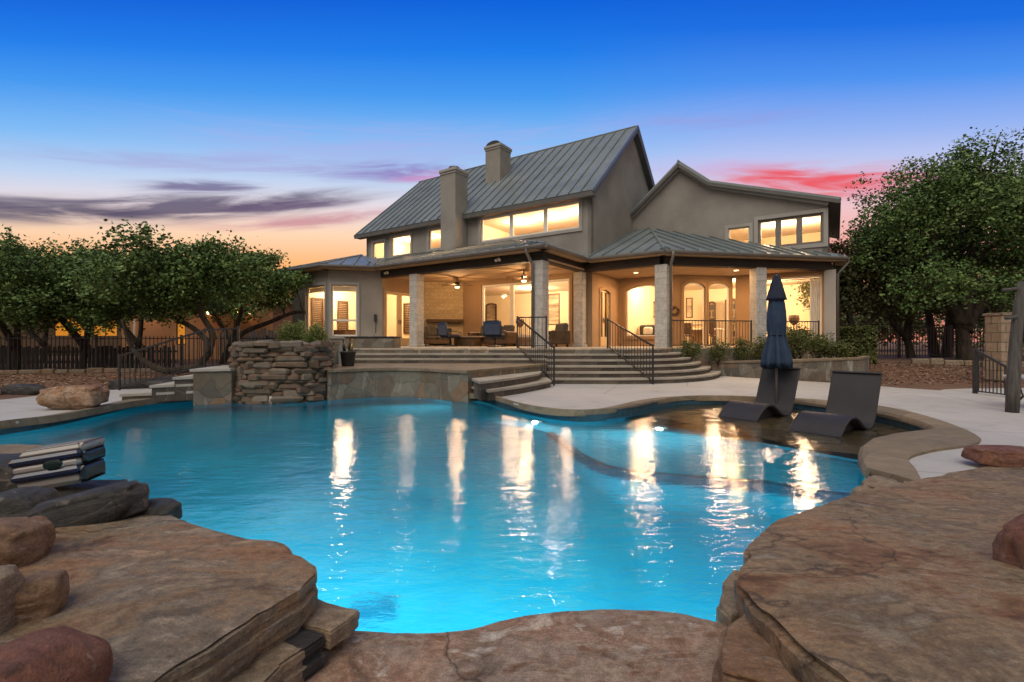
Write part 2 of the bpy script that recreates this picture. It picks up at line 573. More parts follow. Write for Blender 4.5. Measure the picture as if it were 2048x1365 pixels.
def mat_mulch():
    m, nt, b, out = newmat('mulch_ground')
    v = coords(nt)
    f = noise_tex(nt, v, .5, 6, .6)
    g = noise_tex(nt, v, 30, 7, .75)
    c = ramp(nt, f, [(.3, (.13, .062, .034)), (.7, (.21, .115, .068))])
    c = mixc(nt, .9, c, ramp(nt, g, [(.3, (.4,) * 3), (.7, (1.35,) * 3)]), 'MULTIPLY')
    nt.links.new(c, b.inputs['Base Color'])
    b.inputs['Roughness'].default_value = .95
    bump(nt, b, g, .9, .05)
    return m
M['mulch'] = mat_mulch()

def mat_leaf(name, dark, mid, light):
    m, nt, b, out = newmat(name)
    g = nt.nodes.new('ShaderNodeNewGeometry')
    v = coords(nt)
    k = math_(nt, 'ADD', math_(nt, 'MULTIPLY', g.outputs['Random Per Island'], .5), math_(nt, 'MULTIPLY', math_(nt, 'SUBTRACT', noise_tex(nt, v, 1.1, 3), .2), .85))
    c = ramp(nt, k, [(.25, dark), (.5, mid), (.8, light)])
    nt.links.new(c, b.inputs['Base Color'])
    b.inputs['Roughness'].default_value = .6
    b.inputs['Specular IOR Level'].default_value = .25
    return m
M['leaf_oak'] = mat_leaf('leaf_oak', (.036, .066, .02), (.085, .15, .04), (.165, .24, .07))
M['leaf_oak_warm'] = mat_leaf('leaf_oak_warm', (.035, .042, .018), (.07, .08, .03), (.12, .115, .042))
M['leaf_shrub'] = mat_leaf('leaf_shrub', (.035, .05, .014), (.08, .095, .025), (.17, .16, .05))
M['leaf_box'] = mat_leaf('leaf_box', (.07, .10, .025), (.14, .18, .045), (.24, .28, .085))

def mat_glass():
    m, nt, b, out = newmat('window_glass')
    nt.nodes.remove(b)
    tr = nt.nodes.new('ShaderNodeBsdfTransparent')
    gl = nt.nodes.new('ShaderNodeBsdfGlossy')
    gl.inputs['Roughness'].default_value = .03
    fr = nt.nodes.new('ShaderNodeFresnel')
    fr.inputs[0].default_value = 1.35
    mx = nt.nodes.new('ShaderNodeMixShader')
    v = coords(nt)
    bp = nt.nodes.new('ShaderNodeBump')
    bp.inputs['Strength'].default_value = .05
    nt.links.new(noise_tex(nt, v, 1.5, 2), bp.inputs['Height'])
    nt.links.new(bp.outputs[0], gl.inputs['Normal'])
    nt.links.new(fr.outputs[0], mx.inputs[0])
    nt.links.new(tr.outputs[0], mx.inputs[1])
    nt.links.new(gl.outputs[0], mx.inputs[2])
    nt.links.new(mx.outputs[0], out.inputs[0])
    return m
M['glass'] = mat_glass()

def emit(name, c, s):
    m, nt, b, out = newmat(name)
    nt.nodes.remove(b)
    e = nt.nodes.new('ShaderNodeEmission')
    e.inputs[0].default_value = (*c, 1)
    e.inputs[1].default_value = s
    nt.links.new(e.outputs[0], out.inputs[0])
    return m
M['lamp_warm'] = emit('lamp_warm', (1, .70, .34), 5)
M['lamp_pool'] = emit('lamp_pool', (.5, .85, 1), 1.1)
M['window_amber'] = emit('window_amber', (1, .36, .04), .6)

def mat_water():
    m, nt, b, out = newmat('pool_water')
    nt.nodes.remove(b)
    v = coords(nt, (1, 1, 1), (0, 0, .25))
    v2 = coords(nt, (.75, 1.5, 1), (0, 0, -.2))
    big = noise_tex(nt, v, .45, 2, .5)
    w1 = noise_tex(nt, v2, 2.6, 3, .5, .5)
    w2 = noise_tex(nt, v2, 8, 4, .6, .4)
    w3 = noise_tex(nt, v2, 24, 2, .5, .2)
    amp = ramp(nt, big, [(.35, (.35,) * 3), (.7, (1,) * 3)])
    h = math_(nt, 'ADD', math_(nt, 'MULTIPLY', w1, .0105), math_(nt, 'MULTIPLY', math_(nt, 'MULTIPLY', w2, amp), .0095))
    h = math_(nt, 'ADD', h, math_(nt, 'MULTIPLY', math_(nt, 'MULTIPLY', w3, amp), .0016))
    bp = nt.nodes.new('ShaderNodeBump')
    bp.inputs['Strength'].default_value = 1
    bp.inputs['Distance'].default_value = 1
    nt.links.new(h, bp.inputs['Height'])
    gl = nt.nodes.new('ShaderNodeBsdfGlossy')
    gl.inputs['Roughness'].default_value = .055
    rf = nt.nodes.new('ShaderNodeBsdfRefraction')
    rf.inputs['IOR'].default_value = 1.333
    rf.inputs['Roughness'].default_value = .0
    rf.inputs['Color'].default_value = (.93, 1, 1, 1)
    fr = nt.nodes.new('ShaderNodeFresnel')
    fr.inputs[0].default_value = 2.0
    for n_ in (gl, rf, fr):
        nt.links.new(bp.outputs[0], n_.inputs['Normal'])
    mx = nt.nodes.new('ShaderNodeMixShader')
    nt.links.new(fr.outputs[0], mx.inputs[0])
    nt.links.new(rf.outputs[0], mx.inputs[1])
    nt.links.new(gl.outputs[0], mx.inputs[2])
    nt.links.new(mx.outputs[0], out.inputs[0])
    return m
M['water'] = mat_water()

def mat_plaster():
    m, nt, b, out = newmat('pool_plaster')
    v = coords(nt)
    f = noise_tex(nt, v, .9, 6, .6, .4)
    c = ramp(nt, f, [(.3, (.004, .29, .42)), (.7, (.012, .44, .56))])
    nt.links.new(c, b.inputs['Base Color'])
    b.inputs['Roughness'].default_value = .8
    bump(nt, b, noise_tex(nt, v, 60, 4), .2, .006)
    return m
M['plaster'] = mat_plaster()
M['edge_tile'] = noisy('edge_tile', (.010, .085, .14), (.02, .12, .18), 12, .5, 40, .3, .006)
M['drain'] = noisy('drain', (.006, .16, .25), (.01, .22, .32), 9, .7, 60, .1, .004)
M['pool_tile'] = noisy('pool_tile', (.015, .05, .075), (.035, .085, .11), 12, .5, 40, .3, .006)
# ------------------------------------------------------------------ camera, sky, fill light
cam = bpy.data.cameras.new('camera')
cam.sensor_width = 36
cam.lens = 36 * FPX / 2048
cam.clip_start = .05
cam.clip_end = 3000
camo = bpy.data.objects.new('camera', cam)
camo.location = (0, 0, CAMH)
camo.rotation_euler = (R(90), 0, 0)
col.objects.link(camo)
scene.camera = camo

def build_world():
    w = bpy.data.worlds.new('World')
    scene.world = w
    w.use_nodes = True
    nt = w.node_tree
    nt.nodes.clear()
    out = nt.nodes.new('ShaderNodeOutputWorld')
    bg = nt.nodes.new('ShaderNodeBackground')
    nt.links.new(bg.outputs[0], out.inputs[0])
    tc = nt.nodes.new('ShaderNodeTexCoord')
    nrm = nt.nodes.new('ShaderNodeVectorMath')
    nrm.operation = 'NORMALIZE'
    nt.links.new(tc.outputs['Generated'], nrm.inputs[0])
    sx = nt.nodes.new('ShaderNodeSeparateXYZ')
    nt.links.new(nrm.outputs[0], sx.inputs[0])
    X, Y, Z = sx.outputs
    el = math_(nt, 'MULTIPLY', math_(nt, 'ARCSINE', Z), 180 / pi)
    az = math_(nt, 'MULTIPLY', math_(nt, 'ARCTAN2', X, Y), 180 / pi)
    # the glow hangs over the sunset: away from it the sky darkens lower down
    fall = math_(nt, 'MAXIMUM', math_(nt, 'COSINE', math_(nt, 'MULTIPLY', az, pi / 180)), 0.0)
    ee = math_(nt, 'DIVIDE', el, math_(nt, 'ADD', math_(nt, 'MULTIPLY', fall, .78), .22))
    f = math_(nt, 'DIVIDE', ee, 90.0, True)
    S = [(0, (225, 125, 70)), (5, (240, 150, 85)), (9, (250, 180, 120)), (12.2, (251, 212, 178)), (15.3, (232, 220, 226)), (18.3, (188, 210, 241)), (22.5, (125, 186, 245)), (27, (66, 153, 240)), (31, (24, 124, 233)), (35.5, (2, 96, 217)), (42, (0, 74, 195)), (56, (95, 120, 170)), (90, (172, 168, 166))]  # grey upper stops lie out of view, put in to neutralise the light
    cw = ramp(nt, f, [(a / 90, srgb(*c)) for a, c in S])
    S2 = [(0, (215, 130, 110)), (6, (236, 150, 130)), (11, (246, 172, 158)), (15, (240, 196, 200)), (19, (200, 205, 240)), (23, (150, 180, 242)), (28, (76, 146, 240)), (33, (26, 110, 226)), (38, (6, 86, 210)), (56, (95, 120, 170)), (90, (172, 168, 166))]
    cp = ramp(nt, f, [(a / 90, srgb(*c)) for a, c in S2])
    right = ramp(nt, math_(nt, 'ADD', math_(nt, 'DIVIDE', az, 90.0), .5, True), [(.55, (0, 0, 0)), (.78, (1, 1, 1))])
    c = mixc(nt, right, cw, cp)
    # the eastern half: a warm grey made up to light the house neutrally
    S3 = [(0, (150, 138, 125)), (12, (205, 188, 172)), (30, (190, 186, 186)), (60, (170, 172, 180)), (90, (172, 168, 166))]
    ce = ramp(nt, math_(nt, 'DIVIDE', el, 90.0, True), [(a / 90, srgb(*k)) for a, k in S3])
    back = ramp(nt, math_(nt, 'ADD', math_(nt, 'MULTIPLY', Y, -.5), .5), [(.36, (0, 0, 0)), (.62, (1, 1, 1))])
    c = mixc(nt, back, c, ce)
    # cloud bands
    def cloud(c, a0, e0, wd, ht, colr, strength, sc=(.045, .55), seed=0.0, thr=.52, tilt=0.0):
        da = math_(nt, 'DIVIDE', math_(nt, 'SUBTRACT', az, a0), wd)
        e1 = math_(nt, 'SUBTRACT', math_(nt, 'SUBTRACT', el, e0), math_(nt, 'MULTIPLY', math_(nt, 'SUBTRACT', az, a0), tilt))
        de = math_(nt, 'DIVIDE', e1, ht)
        g = math_(nt, 'POWER', 2.718, math_(nt, 'MULTIPLY', math_(nt, 'ADD', math_(nt, 'POWER', math_(nt, 'ABSOLUTE', da), 2.0), math_(nt, 'POWER', math_(nt, 'ABSOLUTE', de), 2.0)), -1.0))
        cb = nt.nodes.new('ShaderNodeCombineXYZ')
        nt.links.new(math_(nt, 'MULTIPLY', az, sc[0]), cb.inputs[0])
        nt.links.new(math_(nt, 'MULTIPLY', e1, sc[1]), cb.inputs[1])
        cb.inputs[2].default_value = seed
        n_ = noise_tex(nt, cb.outputs[0], 1.6, 9, .58, .7)
        k = math_(nt, 'MULTIPLY', g, math_(nt, 'SUBTRACT', math_(nt, 'MULTIPLY', n_, 2.5), .45))
        msk = ramp(nt, k, [(.08, (0, 0, 0)), (min(1.0, thr + .14), (strength * .9,) * 3)], 'EASE')
        return mixc(nt, msk, c, srgb(*colr))
    c = cloud(c, -20, 20.4, 20, 2.6, (172, 172, 228), .35, (.05, .4), 3.1, .9, .12)
    c = cloud(c, 22, 23.0, 11, .9, (150, 155, 222), .5, (.09, .8), 7.7, .9, -.1)
    c = cloud(c, 21, 18.6, 12, 1.0, (205, 175, 222), .5, (.08, .7), 9.7, .9, -.1)
    c = cloud(c, -15, 18.8, 9, 1.1, (128, 100, 180), .8, (.08, .6), 1.3, .8, .1)
    c = cloud(c, -9, 18.7, 6, .7, (205, 120, 185), .7, (.08, .7), 1.9, .85, .1)
    c = cloud(c, -36, 12.6, 20, 1.5, (74, 70, 106), 1.0, (.075, .6), 5.2, .78, .18)
    c = cloud(c, -45, 10.9, 9, .9, (66, 64, 98), .9, (.075, .6), 15.2, .7, .1)
    c = cloud(c, -23, 13.0, 11, .8, (186, 116, 140), .8, (.07, .6), 8.2, .75, .17)
    c = cloud(c, -33, 15.1, 6, .6, (92, 84, 136), .9, (.09, .8), 2.4, .7, .15)
    c = cloud(c, -25, 14.3, 8, .6, (84, 70, 112), .9, (.09, .8), 12.4, .7, .18)
    c = cloud(c, 33, 15.6, 12, 1.5, (236, 90, 100), 1.1, (.06, .5), 4.9, .72, -.17)
    c = cloud(c, 17, 16.4, 9, 1.0, (246, 165, 165), .6, (.06, .6), 6.1, .8, -.1)
    c = cloud(c, -8, 22.0, 30, 2.2, (168, 176, 232), .45, (.06, .9), 21.4, .95, .06)
    c = cloud(c, -30, 17.6, 18, 1.1, (158, 150, 206), .5, (.07, .9), 24.4, .9, .14)
    # below the horizon: dim earth
    low = ramp(nt, math_(nt, 'ADD', math_(nt, 'MULTIPLY', Z, 20.0), .5, True), [(.0, (1, 1, 1)), (.5, (0, 0, 0))])
    c = mixc(nt, low, c, (.08, .06, .05))
    # daylight model of the same dusk adds its share
    sk = nt.nodes.new('ShaderNodeTexSky')
    sk.sky_type = 'NISHITA'
    sk.sun_disc = False
    sk.sun_elevation = R(2)
    sk.sun_rotation = R(-25)
    c2 = mixc(nt, 1.0, c, mixc(nt, 1.0, sk.outputs[0], (.006, .006, .006), 'MULTIPLY'), 'ADD')
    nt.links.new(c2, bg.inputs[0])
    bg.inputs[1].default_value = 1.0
build_world()

sun = bpy.data.lights.new('dusk_fill', 'SUN')  # added soft fill from behind the camera; the real sun is down
sun.energy = 2.2
sun.angle = R(50)
sun.color = (1, .92, .80)
suno = bpy.data.objects.new('dusk_fill', sun)
d = Vector((.25, .55, -.8)).normalized()
suno.rotation_euler = d.to_track_quat('-Z', 'Y').to_euler()
col.objects.link(suno)

scene.view_settings.view_transform = 'Standard'
scene.view_settings.look = 'None'
scene.view_settings.exposure = 0
scene.view_settings.gamma = 1
cy_ = scene.cycles
cy_.use_denoising = True
try: cy_.denoiser = 'OPENIMAGEDENOISE'
except Exception: pass
cy_.max_bounces = 7
cy_.diffuse_bounces = 3
cy_.glossy_bounces = 3
cy_.transmission_bounces = 5
cy_.transparent_max_bounces = 10
cy_.sample_clamp_indirect = 4
cy_.sample_clamp_direct = 0
cy_.use_adaptive_sampling = True
cy_.adaptive_threshold = .02
cy_.blur_glossy = .5

# ------------------------------------------------------------------ pool outline (water line), anticlockwise seen from above
far_px = [(-420, 930), (-200, 893), (0, 868), (130, 846), (280, 811), (360, 803), (460, 797), (560, 797), (665, 793), (750, 787), (830, 788), (905, 794), (965, 802), (1010, 816), (1080, 832), (1140, 840), (1200, 840), (1260, 832), (1310, 820), (1360, 811), (1420, 808), (1500, 810), (1600, 818), (1720, 836), (1810, 856), (1868, 880), (1800, 893), (1752, 905), (1728, 930), (1744, 975)]
FAR = [px(x, y, WATER) for x, y in far_px]
near_w = [Vector((1.75, 2.6, WATER)), Vector((1.5, 2.1, WATER)), Vector((1.2, 1.75, WATER)), Vector((.6, 1.7, WATER)), Vector((-.2, 1.55, WATER)), Vector((-.75, 1.6, WATER)), Vector((-1.15, 2.0, WATER)), Vector((-2.0, 2.45, WATER)), Vector((-2.7, 2.7, WATER)), Vector((-3.3, 3.4, WATER)), Vector((-4.4, 3.7, WATER)), Vector((-7.5, 3.6, WATER))]
far_s = catmull(FAR, 5)
POOL = far_s + near_w                       # clockwise loop
POOL2 = [(p.x, p.y) for p in POOL]

# water surface
vs, fs = filled(POOL2, [], 0)
wb = MB().add([(p.x, p.y, WATER) for p in vs], fs)
water = wb.build('water', M['water'])
tag(water, kind='structure', label='rippled blue pool water lit from below', cat='water')

# shell: walls and floor
FLOORZ = -1.55
sh = MB()
n = len(POOL2)
vv = [(p.x, p.y, WATER + .0) for p in POOL] + [(p.x, p.y, FLOORZ) for p in POOL]
sh.add(vv, [(i, (i + 1) % n, n + (i + 1) % n, n + i) for i in range(n)])
vs, fs = filled(POOL2, [], 0)
sh.add([(p.x, p.y, FLOORZ) for p in vs], fs)
shell = sh.build('pool_shell', M['plaster'])
tag(shell, kind='structure', label='blue plaster shell of the free form pool', cat='pool')
# wall above the water and a dark tile line
tl = MB()
vv = [(p.x, p.y, .0) for p in POOL] + [(p.x, p.y, WATER - .12) for p in POOL]
cent = Vector((-1, 6.5, 0))
ins = [(Vector((a, b, c)) + (cent - Vector((a, b, 0))).normalized() * .006) for a, b, c in vv]
tl.add(ins, [(i, (i + 1) % n, n + (i + 1) % n, n + i) for i in range(n)])
tl.build('waterline_tile', M['pool_tile'], shell)

def inner_curve(pix, z, f=pw, k=5):
    return catmull([f(x, y, z) for x, y in pix], k)

# tanning shelf
SHZ = -.27
i0 = 18 * 5
i1 = 26 * 5
sh_edge = inner_curve([(1752, 914), (1690, 906), (1640, 899), (1576, 889), (1502, 871), (1430, 855), (1360, 843), (1310, 834), (1272, 828)], SHZ)
arc = far_s[i0 - 6:28 * 5 - 1]
poly = [(p.x, p.y) for p in arc] + [(p.x, p.y) for p in sh_edge]
sm = MB().prism(poly, FLOORZ - .1, SHZ - .004)
step1 = sm.build('pool_ledge', M['plaster'], shell)
top = MB()
vs, fs = filled(poly, [], 0)
top.add([(p.x, p.y, SHZ) for p in vs], fs)
top.build('shelf_paving', M['flag_shelf'], shell)

# lower bench in front of it
BZ = -.62
b_edge = inner_curve([(1730, 1000), (1686, 990), (1600, 978), (1534, 967), (1450, 960), (1328, 949), (1231, 938), (1180, 921), (1140, 898), (1094, 864), (1020, 850), (951, 834), (905, 818)], BZ)
arc2 = far_s[11 * 5:29 * 5]
poly2 = [(p.x, p.y) for p in arc2] + [(p.x, p.y) for p in b_edge]
MB().prism(poly2, FLOORZ - .2, BZ).build('pool_bench', M['plaster'], shell)
eb = MB()
e2 = offset(b_edge, .16)
m_ = len(b_edge)
for a, b, z0 in ((b_edge, offset(b_edge, -.012), 0),):
    pass
b_edge = b_edge[:46]
m_ = len(b_edge)
oute = offset(b_edge, .012)
ine = offset(b_edge, -.09)
eb.add([(p.x, p.y, BZ + .004) for p in ine] + [(p.x, p.y, BZ + .004) for p in oute] + [(p.x, p.y, BZ - .30) for p in oute],
       [(i, i + 1, m_ + i + 1, m_ + i) for i in range(m_ - 1)] + [(m_ + i, m_ + i + 1, 2 * m_ + i + 1, 2 * m_ + i) for i in range(m_ - 1)])
eb.build('edge_tile', M['edge_tile'], shell)
# main drain on the floor
dr = MB()
p = pw(745, 1222, FLOORZ)
dr.box(-.16, .16, -.11, .11, 0, .02)
dr.box(-.12, .12, -.07, .07, .02, .03)
dr.build('drain_cover', M['drain'], shell, loc=(p.x, p.y, FLOORZ), rz=.3)

# underwater lamps
def pool_light(pos, aim, energy, label):
    pos, aim = Vector(pos), Vector(aim)
    dr_ = (aim - pos)
    dr_.z = 0
    dr_.normalize()
    t = empty('pool_light', pos, math.atan2(dr_.y, dr_.x))
    tag(t, label, 'pool light', 'underwater lights round the pool wall')
    Mx = Matrix.Rotation(pi / 2, 4, 'Y')
    r = MB().lathe([(.13, 0), (.13, .02), (.105, .035), (.10, .03)], 20, Mx)
    r.build('rim', M['gutter'], t, True)
    MB().lathe([(.10, 0), (.10, .028), (.06, .04)], 20, Mx).build('lens', M['lamp_pool'], t, True)
    L = bpy.data.lights.new('pool_lamp', 'SPOT')
    L.energy = energy
    L.color = (.55, .9, 1)
    L.spot_size = R(172)
    L.spot_blend = .6
    L.shadow_soft_size = .035
    lo = bpy.data.objects.new('pool_lamp', L)
    lo.location = (.12, 0, 0)
    lo.rotation_euler = Vector((1, 0, -.12)).to_track_quat('-Z', 'Y').to_euler()
    lo.parent = t
    col.objects.link(lo)
    return t

# ------------------------------------------------------------------ coping
cop_in = far_s[0:29 * 5 + 1]
outer_px = [(-420, 912), (-200, 873), (0, 843), (130, 827), (262, 803), (345, 793), (450, 788), (560, 785), (660, 783), (750, 777), (835, 778), (912, 785), (985, 790), (1040, 806), (1092, 816), (1140, 819), (1190, 818), (1235, 810), (1280, 800), (1340, 793), (1420, 791), (1500, 793), (1610, 797), (1740, 808), (1855, 832), (1962, 877), (1862, 900), (1818, 915), (1832, 938), (1846, 966)]
cop_out = catmull([px(x, y, .03) for x, y in outer_px], 5)
cp = MB()
m_ = len(cop_in)
inn = [p + (cent - p).normalized() * .05 for p in cop_in]
inn = [Vector((p.x, p.y, 0)) for p in inn]
def jit(i, a): return a * noise.noise(Vector((i * .37, a * 90, 0)))
rows = []
for i in range(m_):
    a, b = inn[i], cop_out[i]
    ax, ay = a.x + jit(i, .03), a.y + jit(i + 50, .03)
    rows.append([(ax, ay, -.055), (ax - .004, ay - .004, -.01 + jit(i, .01)), (ax + (b.x - a.x) * .08, ay + (b.y - a.y) * .08, .03), ((a.x + b.x) / 2, (a.y + b.y) / 2, .036 + jit(i + 9, .006)), (b.x, b.y, .03), (b.x, b.y, -.08)])
vs = [p for r in rows for p in r]
fs = [(i * 6 + k, i * 6 + k + 1, i * 6 + k + 7, i * 6 + k + 6) for i in range(m_ - 1) for k in range(5)] + [tuple(range(6)), tuple((m_ - 1) * 6 + k for k in range(6))]
cp.add(vs, fs)
cop = cp.build('pool_coping', M['coping'], None, True)
fix_normals(cop)
sharp(cop, 40)
tag(cop, 'tan flagstone coping round the curved pool edge', 'coping', kind='structure')

# ------------------------------------------------------------------ ground with a hole for the pool, rising to the right behind
def gz(x, y):
    s = lambda a, b, t: (lambda k: k * k * (3 - 2 * k))(min(1, max(0, (t - a) / (b - a))))
    return .40 * s(12.5, 21, y) * s(8.0, 11, x) + .25 * s(30, 60, y) + .02 * noise.noise(Vector((x * .3, y * .3, 0))) * s(17, 22, y)
GX0, GX1, GY0, GY1 = -13, 8.0, -6, 14
hole = [(p.x + (p.x - cent.x) / (p - cent).length * .05, p.y + (p.y - cent.y) / (p - cent).length * .05) for p in POOL]
vs, fs = filled([(GX0, GY0), (GX1, GY0), (GX1, GY1), (GX0, GY1)], [hole], 0)
gb = MB().add([(p.x, p.y, -.012) for p in vs], fs)
xs = [-400, -200, -100, -60, -40, -30, -24, -20, -17, -15, GX0] + [GX0 + (GX1 - GX0) * i / 12 for i in range(1, 12)] + [GX1, 9, 10, 11, 12, 13.5, 15, 17, 20, 24, 30, 40, 60, 100, 200, 400]
ys = [-300, -100, -40, -20, -12, GY0, -2, 2, 6, 10, GY1, 15, 16, 17, 18, 19, 20, 21.5, 23, 25, 28, 32, 38, 46, 56, 70, 100, 160, 300, 700]
gv = [(x, y, gz(x, y) - .012) for y in ys for x in xs]
gf = []
for j in range(len(ys) - 1):
    for i in range(len(xs) - 1):
        if xs[i] >= GX0 - .01 and xs[i + 1] <= GX1 + .01 and ys[j] >= GY0 - .01 and ys[j + 1] <= GY1 + .01: continue
        a = j * len(xs) + i
        gf.append((a, a + 1, a + 1 + len(xs), a + len(xs)))
gb.add(gv, gf)
ground = gb.build('ground', M['mulch'], None, False)
tag(ground, 'brown mulch and bare earth round the garden', 'ground', kind='structure')

# concrete deck
dk = [(-12.5, 9.0)] + [(px(x, y, 0).x, px(x, y, 0).y) for x, y in ((0, 800), (120, 787), (240, 779))] + [(-6.0, 13.0), (0, 16.0), (6.2, 16.2), (6.9, 15.6)] + \
     [(px(x, y, 0).x, px(x, y, 0).y) for x, y in ((1730, 770), (1800, 776), (1880, 781), (1888, 779), (1946, 777), (2048, 776), (2300, 776))] + [(24, 9), (24, 1.6), (4.0, 1.6), (3.4, 2.2)]
hol = [(p.x, p.y) for p in [a.lerp(b, .6) for a, b in zip(inn, cop_out)]] + [(q.x, q.y) for q in near_w]
# deck is the ring outside the coping: cut along the near rocks
left_part = dk
near_cut = [(2.6, 2.4), (2.2, 2.9)]
ring_in = [(b.x - (b.x - a.x) * .3, b.y - (b.y - a.y) * .3) for a, b in zip(inn, cop_out)]
outer_loop = dk + near_cut
poly = [(-12.5, 3.2)] + dk + [(2.6, 2.4)] + list(reversed(ring_in))
vs, fs = filled(poly, [], .03)
deck = MB().add([(p.x, p.y, -.012 + p.z) for p in vs], fs).build('pool_deck', M['concrete'])
tag(deck, 'pale concrete deck round the pool', 'deck', kind='structure')

# ------------------------------------------------------------------ sandstone slabs and rocks
def rock_slab(name, pts, thick, mat, label, cat='stone slab', seed=0, rough=.02, bulge=.03, step=.035, rings=(.988, .955, .90, .8, .65, .5, .35, .2), side=(0, .05, .2, .42, .62, .82, 1.0), lift=.007):
    """natural slab: closed outline of (x, y, z-top), ragged split edge, slightly uneven top"""
    P = []
    n0 = len(pts)
    for i in range(n0):
        a, b = Vector(pts[i]), Vector(pts[(i + 1) % n0])
        k = max(1, int((b - a).length / step))
        for j in range(k):
            P.append(a.lerp(b, j / k))
    c = sum(P, Vector()) / len(P)
    n = len(P)
    o = Vector((seed * 7.3, seed * 3.1, 0))
    def nz(p, s): return noise.noise((p + o) * s)
    rnd = random.Random(seed * 17 + 3)
    # broken edge: short straight chips, a different set for every bed of the stone
    sl = [0.0]
    for a, b in zip(P, P[1:] + P[:1]): sl.append(sl[-1] + (Vector((b.x, b.y, 0)) - Vector((a.x, a.y, 0))).length)
    tot = sl[-1]
    def chips(mean):
        ks, s = [], 0.0
        while s < tot:
            ks.append((s, rnd.uniform(-1, 1)))
            s += mean * rnd.uniform(.35, 1.7)
        ks.append((tot, ks[0][1]))
        out_, q = [], 0
        for s in sl[:-1]:
            while q + 1 < len(ks) - 1 and ks[q + 1][0] <= s: q += 1
            (s0, v0), (s1, v1) = ks[q], ks[q + 1]
            t = min(1, (s - s0) / max(1e-6, s1 - s0))
            out_.append(v0 + (v1 - v0) * t)
        return out_
    c1, c2 = chips(.22 if thick > .13 else .09), chips(.07)
    Q, D = [], []
    for i, p in enumerate(P):
        d_ = Vector((p.x - c.x, p.y - c.y, 0)).normalized()
        D.append(d_)
        Q.append(p + d_ * (c1[i] * rough * 1.1 + c2[i] * rough * .35 + nz(p, 25) * rough * .25))
    beds = [(0, .05, -.25), (.06, .22, .25), (.235, .40, -.05), (.415, .62, .75), (.635, .80, .35), (.81, 1.0, .1)] if thick > .13 else [(0, .06, -.25), (.08, .5, .3), (.53, .92, .1), (.95, 1.0, -.3)]
    vs, fs = [], []
    levels = []
    for a, b, k in beds:
        ch = chips(.13 if thick > .13 else .06)
        levels += [(a, k, ch), (b, k, ch)]
    side = levels
    for s, k, ch in reversed(levels):
        for i, p in enumerate(Q):
            q = p.copy()
            q.z = p.z - thick * s
            w_ = 0 if s == 0 else 1
            off = w_ * (bulge * k + ch[i] * rough * .55) + .25 * rough * noise.noise(Vector((p.x * 16, p.y * 16, q.z * 30)) + o)
            vs.append(q + D[i] * off)
    k0 = len(side)
    for r in rings:
        for p in Q:
            q = c.lerp(p, r)
            q.z += lift * min(1, (1 - r) * 30) + .006 * nz(q, 2.2) + .004 * nz(q, 7) + .002 * nz(q, 25)
            vs.append(q)
    m = k0 + len(rings)
    for k in range(m - 1):
        for i in range(n):
            j = (i + 1) % n
            fs.append((k * n + i, k * n + j, (k + 1) * n + j, (k + 1) * n + i))
    cc = c.copy()
    cc.z += lift
    vs.append(cc)
    for i in range(n):
        fs.append(((m - 1) * n + i, (m - 1) * n + (i + 1) % n, len(vs) - 1))
    o_ = MB().add(vs, fs).build(name, mat, None, True)
    fix_normals(o_)
    sharp(o_, 28)
    return tag(o_, label, cat)

LZ = .27
lp = [(332, 1034), (380, 1050), (425, 1060), (470, 1071), (505, 1077), (545, 1082), (568, 1090), (572, 1108), (598, 1114), (618, 1130), (626, 1148), (600, 1180), (560, 1203), (520, 1228), (470, 1262), (420, 1298), (360, 1335), (300, 1372)]
pts = [px(x, y, LZ) for x, y in lp] + [Vector((-1.02, .95, LZ)), Vector((-1.9, .8, LZ)), Vector((-3.1, 1.2, LZ)), Vector((-3.2, 2.2, LZ)), Vector((-2.5, 2.62, LZ)), Vector((-2.1, 2.55, LZ))]
rock_slab('sandstone_slab', pts, .15, M['slab_left'], 'thick brown sandstone slab laid on cut stones at the pool edge', seed=1, bulge=.02)

lp = [(560, 1250), (640, 1257), (700, 1262), (790, 1269), (880, 1268), (940, 1259), (1000, 1243), (1050, 1231), (1130, 1222), (1220, 1220), (1300, 1223), (1370, 1231), (1440, 1247), (1500, 1262)]
pts = [px(x, y, 0) for x, y in lp] + [Vector((1.3, 1.6, 0)), Vector((1.3, .6, 0)), Vector((-1.3, .6, 0)), Vector((-1.3, 1.6, 0))]
rock_slab('sandstone_slab', pts, .22, M['slab_mid'], 'low flat sandstone slab with rust and grey mottling, between two higher slabs', seed=2, bulge=.015, rough=.012)

lp = [(1728, 968, .03), (1751, 976, .045), (1682, 995, .07), (1633, 1017, .09), (1585, 1027, .11), (1552, 1041, .13), (1528, 1062, .15), (1502, 1092, .17), (1500, 1112, .19), (1473, 1136, .2), (1476, 1172, .22), (1508, 1204, .24), (1550, 1242, .25), (1596, 1286, .26), (1672, 1348, .26), (1760, 1425, .26)]
pts = [px(*q) for q in lp] + [Vector((1.1, .7, .26)), Vector((3.4, .7, .24)), Vector((5.4, 2.6, .10)), Vector((5.6, 4.2, .05))] + [px(*q) for q in ((2048, 931, .035), (1960, 934, .035), (1905, 944, .03), (1850, 958, .035), (1800, 968, .04))]
rock_slab('sandstone_slab', pts, .42, M['slab_right'], 'broad tilted sandstone slab streaked brown, tan and grey', seed=3, bulge=.07, rough=.022)
